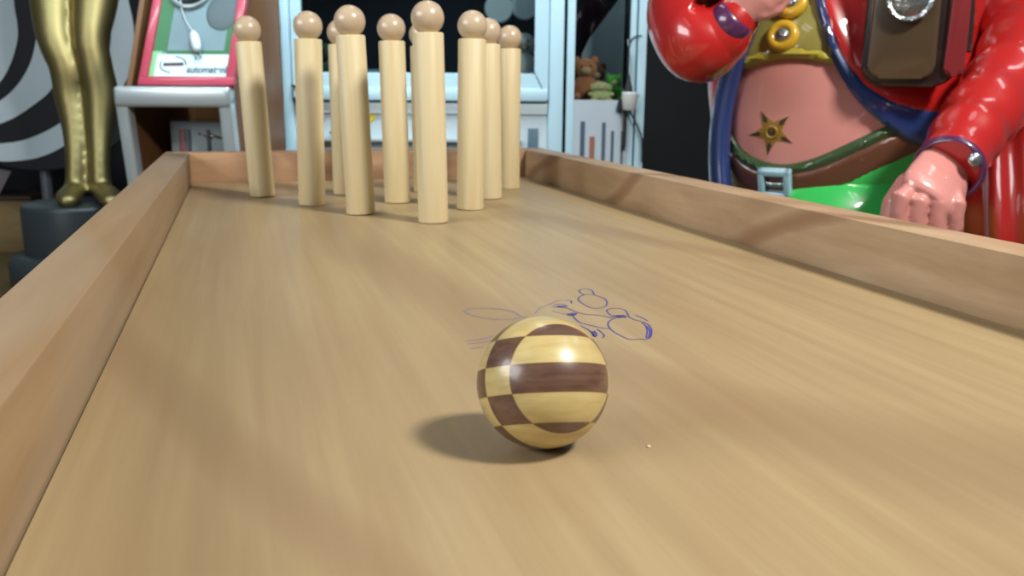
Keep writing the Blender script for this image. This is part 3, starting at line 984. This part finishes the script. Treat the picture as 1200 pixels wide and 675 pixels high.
# prizes in the wide cabinet: pale round plates and plush shapes on the shelf
plush('plush_toy', 'grey plush toy on the cabinet shelf behind the right back pin', CP(CX(613), 0.14, SHZ), 0.062, (GRY, fur('brown grey plush', (120, 104, 92))), group='plush toys in the wide cabinet', ears='long')
plush('plush_toy', 'green plush toy at the left of the wide cabinet shelf, between two pins', CP(CX(383), 0.16, SHZ), 0.045, (fur('dark green plush', (52, 104, 78)), GRY), group='plush toys in the wide cabinet')
PALE = plain('pale grey disc', (150, 168, 176), 0.5)
for px, lab in ((583, 'pale grey round disc hanging at the left behind the cabinet glass'), (615, 'pale grey round disc hanging at the right behind the cabinet glass')):
    t = thing('hanging_disc', lab, 'disc', CP(CX(px), 0.22, CZ(6)), 'pale discs in the wide cabinet')
    bm = bmesh.new()
    c_ = CP(CX(px), 0.22, CZ(2 if px > 600 else 6))
    lathe(bm, c_, [(0, -0.006), (0.055, -0.006), (0.06, 0), (0.055, 0.006), (0, 0.008)], seg=36, axis=-FH)
    obj('disc', bm, PALE, t)
    bm = bmesh.new()
    tube(bm, [c_ + UZ * 0.055, V((c_.x, c_.y, TOPZ - 0.02))], 0.0015, seg=6)
    obj('cord', bm, PALE, t)
bm = bmesh.new()
cc = CP(CX(430), 0.12, SHZ + 0.0255)
box(bm, cc, RH * 0.05, FH * 0.03, UZ * 0.024, bevel=0.006)
tag(obj('prize_box', bm, plain('teal box', (92, 130, 136), 0.5)), 'small teal box on the cabinet shelf between two pins', 'box')

exec_statue = True
# ------------------------------------------------------------------ painted pirate statue
SKIN = plain('painted pink skin', (216, 146, 138), 0.35, coat=0.9, vary=0.05)
REDC = plain('red coat gloss paint', (182, 32, 30), 0.3, coat=1.0, vary=0.12, vscale=5, croughness=0.04)
MAROON = plain('dark red gloss paint', (120, 34, 38), 0.3, coat=0.8, vary=0.1)
BLUE = plain('navy blue gloss paint', (36, 58, 112), 0.3, coat=0.9, vary=0.15, vscale=9)
OLIVE = plain('olive yellow shirt paint', (150, 142, 70), 0.3, coat=1.0, vary=0.2, vscale=8)
YELL = plain('yellow hem paint', (180, 168, 58), 0.3, coat=0.9, vary=0.1)
BROWN = plain('brown belt paint', (96, 60, 44), 0.3, coat=0.9, vary=0.15)
DGRN = plain('dark green waistband', (52, 78, 48), 0.3, coat=0.9)
GREEN = plain('green trouser gloss paint', (52, 188, 88), 0.3, coat=1.0, vary=0.2, vscale=5)
PURPLE = plain('purple cuff paint', (84, 40, 84), 0.3, coat=0.8)
CHROME = plain('silver paint', (170, 180, 184), 0.25, metal=0.9, bump=0.4, bscale=90)
BUCK = plain('pale blue buckle paint', (160, 204, 220), 0.28, metal=0.0, coat=0.8)
BAGM = plain('olive brown pouch paint', (74, 58, 38), 0.32, coat=0.9, vary=0.1)
BAGD = plain('dark brown pouch edge', (40, 26, 22), 0.3, coat=0.9)
GOLDP = plain('yellow button paint', (214, 172, 40), 0.3, coat=0.9)
TAT = plain('gold tattoo paint', (150, 116, 40), 0.35, coat=0.9, vary=0.25, vscale=40)
TATD = plain('dark tattoo paint', (62, 46, 34), 0.35, coat=0.9)

TD = 1.80
TC = at(985, 118, TD)
EA, EB, EC = 0.236, 0.30, 0.165
def to_e(p):
    d = p - TC
    return np.array([d.dot(RH) / EA, d.dot(UZ) / EB, d.dot(FH) / EC])
def from_e(q):
    return TC + RH * (q[0] * EA) + UZ * (q[1] * EB) + FH * (q[2] * EC)
OE = to_e(CAM)
def hit(px, py, s=1.0):
    """unit-space point where the sight line meets the torso ellipsoid scaled by s (tangent point if it misses)"""
    r = ray(px, py)
    D = np.array([r.dot(RH) / EA, r.dot(UZ) / EB, r.dot(FH) / EC])
    a = D @ D; b = OE @ D; c = OE @ OE - s * s
    disc = b * b - a * c
    t = (-b - math.sqrt(max(disc, 0))) / a
    q = OE + D * t
    return q

def patch(name, poly, mat, parent, s=1.0, lift=0.01, edge=6.0, thick=0.05, step=6, smooth_n=4, fn=None):
    """a painted garment piece moulded on the torso: outline given on the front, wrapped on the ellipsoid, own thickness"""
    P = [tuple(p) for p in (smooth_path([*poly, poly[0]], smooth_n)[:-1] if smooth_n else poly)]
    E2 = np.array(P)
    xs, ys = E2[:, 0], E2[:, 1]
    def inside(x, y):
        n = len(P); r = False; j = n - 1
        for i in range(n):
            if (ys[i] > y) != (ys[j] > y) and x < (xs[j] - xs[i]) * (y - ys[i]) / (ys[j] - ys[i]) + xs[i]:
                r = not r
            j = i
        return r
    A = E2; Bn = np.roll(E2, -1, axis=0); AB = Bn - A; L2 = (AB ** 2).sum(1) + 1e-9
    def dist(x, y):
        p = np.array([x, y]); t = np.clip(((p - A) * AB).sum(1) / L2, 0, 1)
        return np.sqrt((((A + AB * t[:, None]) - p) ** 2).sum(1).min())
    pts = [V(p) for p in P]
    nb = len(pts)
    row = 0
    y = ys.min() + step / 2
    while y < ys.max():
        x = xs.min() + (step / 2 if row % 2 else 0)
        while x < xs.max():
            if inside(x, y) and dist(x, y) > step * 0.35:
                pts.append(V((x, y)))
            x += step
        y += step * 0.87; row += 1
    res = delaunay_2d_cdt(pts, [], [list(range(nb))], 1, 1e-4)
    bm = bmesh.new()
    top, bot = [], []
    for v in res[0]:
        d = dist(v.x, v.y)
        h = lift * math.sqrt(max(0.0, 1 - (1 - min(d / edge, 1.0)) ** 2))
        if fn: h += fn(v.x, v.y) * min(d / edge, 1.0)
        q = hit(v.x, v.y, s + h)
        top.append(bm.verts.new(from_e(q)))
        bot.append(bm.verts.new(from_e(q * ((s - thick) / max(1e-6, np.linalg.norm(q))))))
    cnt = {}
    for f_ in res[2]:
        try:
            bm.faces.new([top[i] for i in f_]); bm.faces.new([bot[i] for i in reversed(f_)])
        except ValueError:
            continue
        for i in range(len(f_)):
            a, b = f_[i], f_[(i + 1) % len(f_)]
            cnt[(a, b)] = cnt.get((a, b), 0) + 1
    for (a, b) in list(cnt):
        if (b, a) not in cnt:
            try: bm.faces.new((top[a], bot[a], bot[b], top[b]))
            except ValueError: pass
    return obj(name, bm, mat, parent)

st = thing('pirate_statue', 'glossy painted fat pirate figure in red coat and green trousers, right of the lane', 'statue', V((TC.x, TC.y, 0)))
# bare belly, chest and neck in one
bm = bmesh.new()
ellipsoid(bm, TC, RH * EA, FH * EC, UZ * EB, 64, 48)
ellipsoid(bm, TC + UZ * 0.30 + FH * 0.03, RH * 0.22, FH * 0.17, UZ * 0.2, 40, 24)
bd = obj('body', bm, SKIN, st)
# trousers: moulded front, hips and two legs
trp = [(846, 190), (860, 200), (885, 212), (930, 222), (985, 206), (1040, 184), (1085, 165), (1105, 168), (1096, 215), (1075, 262), (1045, 300), (980, 325), (900, 318), (855, 270)]
tr = patch('trousers', trp, GREEN, st, s=1.035, lift=0.02, edge=16, fn=lambda x, y: 0.012 * math.sin((x + 0.7 * y) / 15.0) if x > 960 else 0)
bm = bmesh.new(); bm.from_mesh(tr.data)
ellipsoid(bm, TC - UZ * 0.26, RH * 0.225, FH * 0.2, UZ * 0.17, 40, 24)
for s in (-1, 1):
    hp = TC + RH * 0.105 * s
    tube(bm, [V((hp.x, hp.y, TC.z - 0.3)), V((hp.x, hp.y, 0.4)), V((hp.x, hp.y, 0.2))], [0.12, 0.1, 0.095], seg=24)
bm.to_mesh(tr.data); bm.free()
for p in tr.data.polygons: p.use_smooth = True
for s in (-1, 1):
    bm = bmesh.new()
    hp = TC + RH * 0.105 * s
    lathe(bm, V((hp.x, hp.y, 0)), [(0, 0), (0.09, 0), (0.095, 0.02), (0.09, 0.1), (0.1, 0.26), (0.108, 0.28), (0, 0.28)], seg=28)
    ellipsoid(bm, V((hp.x, hp.y, 0.055)) - FH * 0.12, RH * 0.075, FH * 0.13, UZ * 0.055, 24, 14)
    obj('boot', bm, BROWN, st)
# waistband, belt, buckle
wt = [(854, 158), (866, 177), (890, 191), (920, 195), (955, 187), (1000, 167), (1040, 149), (1070, 142)]
wb = [(1078, 152), (1045, 160), (1003, 180), (958, 199), (920, 206), (886, 202), (861, 187), (851, 168)]
patch('waistband', wt + wb, DGRN, st, s=1.035, lift=0.03, edge=6)
bt = [(851, 167), (864, 186), (888, 200), (920, 204), (958, 198), (1003, 179), (1045, 160), (1090, 146)]
bb = [(1105, 163), (1060, 184), (1020, 204), (985, 221), (950, 234), (915, 238), (880, 231), (858, 214), (849, 192)]
patch('belt', bt + bb, BROWN, st, s=1.05, lift=0.022, edge=5)
q = hit(908, 215, 1.085); bc_ = from_e(q)
nn = (RH * (q[0] / EA) + UZ * (q[1] / EB) + FH * (q[2] / EC)).normalized()
bx = UZ.cross(nn).normalized(); by = nn.cross(bx)
mpp = 1.63 / FPX
bm = bmesh.new()
w, h, th = 20.5 * mpp, 19.5 * mpp, 4.6 * mpp
for cxx, cyy, hx, hy in ((0, h - th, w, th), (0, -h + th, w, th), (-w + th, 0, th, h), (w - th, 0, th, h)):
    box(bm, bc_ + bx * cxx + by * cyy, bx * hx, by * hy, nn * 0.009, bevel=0.004, seg=3)
buck = obj('buckle', bm, BUCK, st)
bm = bmesh.new()
tube(bm, [bc_ - bx * w * 0.8 - nn * 0.002, bc_ + nn * 0.004, bc_ + bx * w * 0.8], 0.0055, seg=12, round_cap=True)
obj('buckle_prong', bm, CHROME, buck)
# shirt with hem and round buttons
sh = [(900, -130), (884, -40), (874, 20), (866, 60), (866, 78), (890, 70), (920, 65), (950, 67), (976, 74), (972, 40), (960, 0), (952, -60), (950, -130)]
patch('shirt', sh, OLIVE, st, s=1.03, lift=0.03, edge=8, smooth_n=3, fn=lambda x, y: 0.008 * math.sin(x / 9.0 + y / 14.0))
hm = [(864, 68), (890, 60), (920, 55), (950, 57), (975, 63), (980, 74), (950, 69), (920, 67), (890, 72), (864, 80)]
patch('shirt_hem', hm, YELL, st, s=1.05, lift=0.03, edge=5)
def medallion(px, py, r, s):
    q = hit(px, py, s); c = from_e(q)
    n = (RH * (q[0] / EA) + UZ * (q[1] / EB) + FH * (q[2] / EC)).normalized()
    R_ = r * 1.64 / FPX
    bm = bmesh.new()
    pr = [(R_ * 0.62 + R_ * 0.30 * math.cos(a), R_ * 0.30 * math.sin(a)) for a in [k * 2 * math.pi / 12 for k in range(13)]]
    lathe(bm, c, pr[:-1] + [pr[0]], seg=36, axis=n, cap=False)
    b = obj('shirt_button', bm, GOLDP, st)
    bm = bmesh.new()
    lathe(bm, c - n * 0.004, [(0, 0), (R_ * 0.75, 0), (R_ * 0.7, 0.006), (0, 0.007)], seg=32, axis=n)
    obj('button_back', bm, MAROON, b)
    bm = bmesh.new()
    ellipsoid(bm, c + n * 0.005, frame_of(n)[0] * R_ * 0.42, frame_of(n)[1] * R_ * 0.42, n * R_ * 0.25, 20, 12)
    obj('button_centre', bm, CHROME, b)
medallion(917, 42, 21, 1.075)
medallion(927, 3, 22, 1.08)
medallion(934, -38, 21, 1.08)
# star tattoo round the navel
cx_, cy_ = 904, 155
def star_pt(a, r): return (cx_ + r * math.cos(math.radians(a)), cy_ - r * 0.98 * math.sin(math.radians(a)))
pl = []
for k in range(5):
    pl += [star_pt(116 - 72 * k, 27), star_pt(116 - 72 * k - 36, 12)]
ta = patch('star_tattoo', pl, TAT, st, s=1.002, lift=0.001, edge=3, step=4, smooth_n=0)
for k in range(5):
    a = 116 - 72 * k
    patch('tattoo_tip', [star_pt(a, 28), star_pt(a - 10, 16.5), star_pt(a, 12), star_pt(a + 10, 16.5)], TATD, ta, s=1.005, lift=0.001, edge=3, step=4, smooth_n=0)
q = hit(904, 155, 1.008); c = from_e(q); n = (RH * (q[0] / EA) + UZ * (q[1] / EB) + FH * (q[2] / EC)).normalized()
bm = bmesh.new()
pr = [(0.0105 + 0.0028 * math.cos(k * math.pi / 5), 0.0028 * math.sin(k * math.pi / 5)) for k in range(10)]
lathe(bm, c, pr + [pr[0]], seg=28, axis=n, cap=False)
obj('navel_ring', bm, TAT, ta)
bm = bmesh.new()
lathe(bm, c, [(0, 0), (0.0055, 0), (0.005, 0.002), (0, 0.003)], seg=20, axis=n)
obj('navel', bm, TATD, ta)
# coat: left edge (its trim wraps round the belly), right front panel, trims
LTR = [(902, -120, 1.72), (894, -40, 1.70), (880, 18, 1.70), (864, 62, 1.72), (852, 105, 1.75), (845, 145, 1.77), (843, 185, 1.78), (845, 225, 1.78), (850, 270, 1.78)]
def strip(name, l, mat, rpx, flat):
    P = smooth_path([(*at(a_, b_, d_), d_) for a_, b_, d_ in l], 7)
    bm = bmesh.new()
    tube(bm, [V(p[:3]) for p in P], [rpx * p[3] / FPX for p in P], seg=20, round_cap=True, flat=flat, hint=FH)
    return obj(name, bm, mat, st)
strip('coat_trim', LTR, BLUE, 12.5, 1.6)
strip('coat_side', [(878, -120, 1.84), (866, -40, 1.83), (856, 20, 1.83), (850, 60, 1.85), (847, 100, 1.87), (850, 140, 1.89), (854, 200, 1.9), (856, 270, 1.9)], REDC, 16, 2.2)
rc = [(950, -120), (958, -20), (972, 40), (992, 82), (1022, 112), (1062, 130), (1115, 138), (1145, 110), (1160, 50), (1160, -30), (1130, -120)]
def folds(x, y):
    return 0.018 * math.sin((0.8 * x - 0.55 * y) / 8.5) * math.exp(-((x - 985) / 40.0) ** 2)
patch('coat_front', rc, REDC, st, s=1.07, lift=0.055, edge=10, fn=folds)
rt = [(943, -120), (951, -20), (966, 45), (986, 90), (1012, 125), (1042, 150), (1070, 167), (1094, 172), (1108, 160), (1119, 132), (1100, 128), (1062, 122), (1028, 106), (1002, 80), (982, 45), (966, -20), (956, -120)]
patch('coat_trim', rt, BLUE, st, s=1.09, lift=0.05, edge=9)
# coat skirt hanging on the right with upright folds
bm = bmesh.new()
SK = [(1188, 40, 1.86, 62), (1190, 110, 1.84, 68), (1192, 180, 1.82, 74), (1196, 260, 1.82, 80), (1200, 340, 1.84, 84), (1202, 420, 1.86, 86)]
P = smooth_path([(*at(a, b, d), r * d / FPX) for a, b, d, r in SK], 5)
tube(bm, [V(p[:3]) for p in P], [p[3] for p in P], seg=96, flat=0.8, hint=RH, ripple=lambda t, a: 1 + 0.05 * math.sin(a * 11) + 0.03 * math.sin(a * 5 + 1))
obj('coat_skirt', bm, REDC, st)
# arms
def armtube(l, name, mat, voxel=0.006, wr=None, seg=36, n=7, rc=True):
    P = smooth_path([(*at(a, b, d), r * d / FPX) for a, b, d, r in l], n)
    bm = bmesh.new()
    tube(bm, [V(p[:3]) for p in P], [p[3] for p in P], seg=seg, round_cap=rc, ripple=wr)
    return obj(name, bm, mat, st)
def wr1(t, a):
    return 1 + 0.05 * math.sin(t * 46 + 1.2 * math.sin(a)) * (0.4 + 0.6 * math.sin(t * math.pi))
armtube([(1195, -150, 1.84, 52), (1205, -60, 1.78, 54), (1206, 10, 1.72, 55), (1200, 66, 1.65, 51), (1176, 104, 1.57, 46), (1148, 138, 1.505, 42), (1129, 166, 1.466, 40), (1113, 195, 1.435, 37.5)], 'sleeve', REDC, wr=wr1, n=14, rc=False)
# cuff ring, button, hand
ca, cb = at(1122, 176, 1.50), at(1110, 196, 1.448)
ax = (cb - ca).normalized()
bm = bmesh.new()
Rc = 36.5 * 1.44 / FPX
pr = [(Rc + 0.005 * math.cos(k * math.pi / 6), 0.010 * math.sin(k * math.pi / 6)) for k in range(12)]
lathe(bm, at(1112, 197, 1.432), pr + [pr[0]], seg=48, axis=ax, cap=False)
obj('cuff_trim', bm, PURPLE, st)
bm = bmesh.new()
ellipsoid(bm, at(1143, 186, 1.395), CR * 0.0115, CU * 0.0135, CF * 0.008, 24, 14)
obj('cuff_button', bm, CHROME, st)
def hand(name, wrist, across, down, out, s, fingers_bend, thumb_side):
    """across = thumb-to-little direction, down = towards the knuckles, out = back of the hand"""
    bm = bmesh.new()
    P = [wrist - down * 0.3 * s, wrist, wrist + down * 0.3 * s, wrist + down * 0.58 * s, wrist + down * 0.7 * s]
    tube(bm, P, [0.42 * s, 0.43 * s, 0.50 * s, 0.58 * s, 0.55 * s], seg=28, round_cap=True, flat=0.5, hint=out.cross(down).cross(down) if False else out)
    for k, (u, ln) in enumerate(((-0.42, 0.8), (-0.14, 0.95), (0.14, 0.9), (0.42, 0.72))):
        p = wrist + down * 0.82 * s + across * u * s
        d = down.copy(); pts = [p - down * 0.15 * s, p]
        for seg_ in range(3):
            ang = fingers_bend[seg_]
            d = (d * math.cos(ang) - out * math.sin(ang)).normalized() if seg_ == 0 else (d * math.cos(ang) + d.cross(across).normalized() * math.sin(ang) * (1 if d.cross(across).dot(out) < 0 or seg_ else 1)).normalized()
            p = p + d * (ln * (0.42, 0.32, 0.26)[seg_]) * s
            pts.append(p)
        tube(bm, pts, [0.135 * s, 0.135 * s, 0.125 * s, 0.115 * s, 0.095 * s], seg=14, round_cap=True)
    t0 = wrist + down * 0.35 * s + across * thumb_side * 0.42 * s
    tube(bm, [t0, t0 + across * thumb_side * 0.16 * s + down * 0.3 * s - out * 0.1 * s, t0 + across * thumb_side * 0.12 * s + down * 0.6 * s - out * 0.22 * s, t0 + across * thumb_side * 0.02 * s + down * 0.82 * s - out * 0.3 * s], [0.17 * s, 0.15 * s, 0.13 * s, 0.1 * s], seg=14, round_cap=True)
    o = obj(name, bm, SKIN, st)
    return fuse(o, 0.0032, 4)
bm = bmesh.new()
wr, kn = at(1114, 183, 1.452), at(1087, 238, 1.398)
dn = (kn - wr).normalized()
out_ = (-CF - dn * (-CF).dot(dn)).normalized()
tube(bm, [wr - dn * 0.03, wr, wr.lerp(kn, 0.3), wr.lerp(kn, 0.6), wr.lerp(kn, 0.8), wr.lerp(kn, 0.93), wr.lerp(kn, 1.0)], [0.040, 0.042, 0.046, 0.052, 0.054, 0.050, 0.040], seg=32, flat=0.46, hint=out_)
for (kx, ky), ln in zip(((1054, 236), (1076, 241), (1099, 244), (1120, 243)), (0.9, 1.0, 0.96, 0.8)):
    k0 = at(kx, ky - 3, 1.396)
    k1 = at(kx - 2, ky + 27 * ln, 1.412); k2 = at(kx - 1, ky + 44 * ln, 1.445); k3 = at(kx + 1, ky + 46 * ln, 1.475)
    tube(bm, [k0.lerp(wr, 0.35), k0, k0.lerp(k1, 0.5), k1, k2, k3], [0.011, 0.0155, 0.0135, 0.0142, 0.0125, 0.011], seg=16, round_cap=True)
t0 = at(1064, 216, 1.45)
tube(bm, [t0, at(1046, 238, 1.445), at(1040, 262, 1.45), at(1044, 282, 1.462)], [0.02, 0.0165, 0.0145, 0.012], seg=16, round_cap=True)
fuse(obj('hand', bm, SKIN, st), 0.0026, 2)
# bent arm on the left with purple cuff and the hand on the chest
def wr2(t, a): return 1 + 0.02 * math.sin(t * 40)
armtube([(892, -170, 1.72, 52), (862, -105, 1.68, 56), (830, -40, 1.62, 58), (815, 15, 1.56, 56), (824, 45, 1.52, 52), (846, 38, 1.50, 38), (862, 22, 1.49, 28)], 'sleeve', REDC, wr=wr2, n=10)
ax = (at(884, 0, 1.47) - at(850, 34, 1.5)).normalized()
bm = bmesh.new()
pr = [(0.031 + 0.006 * math.cos(k * math.pi / 6), 0.016 * math.sin(k * math.pi / 6)) for k in range(12)]
lathe(bm, at(856, 27, 1.475), pr + [pr[0]], seg=40, axis=ax, cap=False)
obj('cuff_trim', bm, PURPLE, st)
dn = ax; out_ = (-CF - dn * (-CF).dot(dn)).normalized(); acr = dn.cross(out_).normalized()
hand('hand', at(866, 14, 1.47), acr, dn, out_, 0.07, (0.3, 0.4, 0.3), 1)
# pouch at the side with silver stud and strap
pcx = at(1068, 30, 1.55)
bxr = (RH - FH * 0.32).normalized(); byd = UZ.cross(bxr).normalized()
bm = bmesh.new()
def rounded_pouch(bm, c, hw, hh, hd, rad):
    pts = []
    for k in range(9):
        a = math.pi + k * math.pi / 16
        pts.append((-hw + rad + rad * math.cos(a), -hh + rad + rad * math.sin(a)))
    for k in range(9):
        a = 1.5 * math.pi + k * math.pi / 16
        pts.append((hw - rad + rad * math.cos(a), -hh + rad + rad * math.sin(a)))
    pts += [(hw, hh), (-hw, hh)]
    t = bmesh.new()
    prism(t, [c + bxr * x + UZ * y - byd * hd for x, y in pts], byd * 2 * hd)
    bmesh.ops.bevel(t, geom=t.edges[:], offset=0.006, segments=3, affect='EDGES', profile=0.6)
    add(bm, t)
k_ = 1.545 / FPX
rounded_pouch(bm, pcx + byd * 0.03 + bxr * 2 * k_ + UZ * 4 * k_, 53 * k_, 74 * k_, 0.032, 26 * k_)
pouch = obj('pouch', bm, BAGD, st)
bm = bmesh.new()
rounded_pouch(bm, pcx - bxr * 8 * k_ + UZ * 9 * k_ - byd * 0.006, 37 * k_, 70 * k_, 0.010, 14 * k_)
obj('pouch_flap', bm, BAGM, pouch)
bm = bmesh.new()
rounded_pouch(bm, pcx + bxr * 50 * k_ + UZ * 12 * k_ + byd * 0.012, 11 * k_, 70 * k_, 0.022, 8 * k_)
obj('pouch_gusset', bm, MAROON, pouch)
bm = bmesh.new()
lathe(bm, at(1067, -2, 1.517), [(0, -0.006), (0.036, -0.006), (0.039, 0.0), (0.036, 0.006), (0.03, 0.004), (0.026, 0.008), (0.012, 0.011), (0, 0.012)], seg=40, axis=byd * -1)
obj('pouch_stud', bm, CHROME, pouch)
bm = bmesh.new()
sp_ = [at(1126, 60, 1.60), at(1130, 0, 1.60), at(1124, -70, 1.62), at(1100, -150, 1.68)]
tube(bm, [V(p) for p in smooth_path([tuple(p) for p in sp_], 5)], 0.02, seg=16, flat=0.4, hint=FH)
obj('strap', bm, BAGD, pouch)

# ------------------------------------------------------------------ light
def area(name, loc, target, sx, sy, power, col=(1, 1, 1), spread=180):
    ld = bpy.data.lights.new(name, 'AREA')
    ld.shape = 'RECTANGLE'; ld.size = sx; ld.size_y = sy
    ld.energy = power; ld.color = col
    ld.spread = math.radians(spread)
    o = bpy.data.objects.new(name, ld)
    COL.objects.link(o)
    o.location = loc
    o.rotation_euler = (V(target) - V(loc)).to_track_quat('-Z', 'Y').to_euler()
    return o
area('ceiling_lamp', (1.4, -0.6, 2.85), (0.4, 0.8, 0.8), 0.42, 0.36, 94, (1.0, 0.95, 0.88))
for i, (x, y, p) in enumerate(((-0.9, 0.2, 2), (1.3, 0.55, 2), (2.3, 1.2, 4), (0.6, 2.2, 4))):
    for k in (-0.07, 0.07):
        area('ceiling_tube', (x + k, y, 2.8), (x + k, y, 0), 0.05, 0.9, p / 2, (0.93, 0.97, 1.0))
area('window_daylight', (-2.7, 0.2, 2.25), (0.6, 0.95, 0.9), 2.2, 1.1, 74, (0.97, 0.98, 1.0))
area('back_fill', (0.7, 2.9, 2.75), (0.3, 4.2, 0.9), 1.8, 0.12, 33, (0.76, 0.92, 1.0), 105)  # added cool fill for the white cabinets, spread narrowed to miss the lane
area('back_fill', (-1.2, 2.9, 2.75), (-0.9, 4.4, 0.9), 1.2, 0.12, 9, (0.74, 0.93, 1.0), 105)  # added cool fill on the left, brightens the spiral disc and kiosk
cl = CP(CX(496), 0.2, TOPZ - 0.06)
area('cabinet_fill', cl, CP(CX(496), 0.3, 0.9), 0.8, 0.05, 0.8, (0.8, 0.94, 1.0))  # unseen fill light added to lift the dark cabinet interior
cl = CP(CX(710), 0.2, MT - 0.06)
area('toy_machine_fill', cl, CP(CX(710), 0.25, 0.9), 0.18, 0.05, 0.9, (0.85, 0.95, 1.0))  # fill light added inside so the chute and toys show
w = bpy.data.worlds.new('world')
scene.world = w
w.use_nodes = True
w.node_tree.nodes['Background'].inputs[0].default_value = (0.9, 0.95, 1.0, 1)
w.node_tree.nodes['Background'].inputs[1].default_value = 0.08

vs_ = scene.view_settings
vs_.view_transform = 'Standard'
vs_.look = 'None'
vs_.gamma = 1
vs_.exposure = 0.0
vs_.use_curve_mapping = False
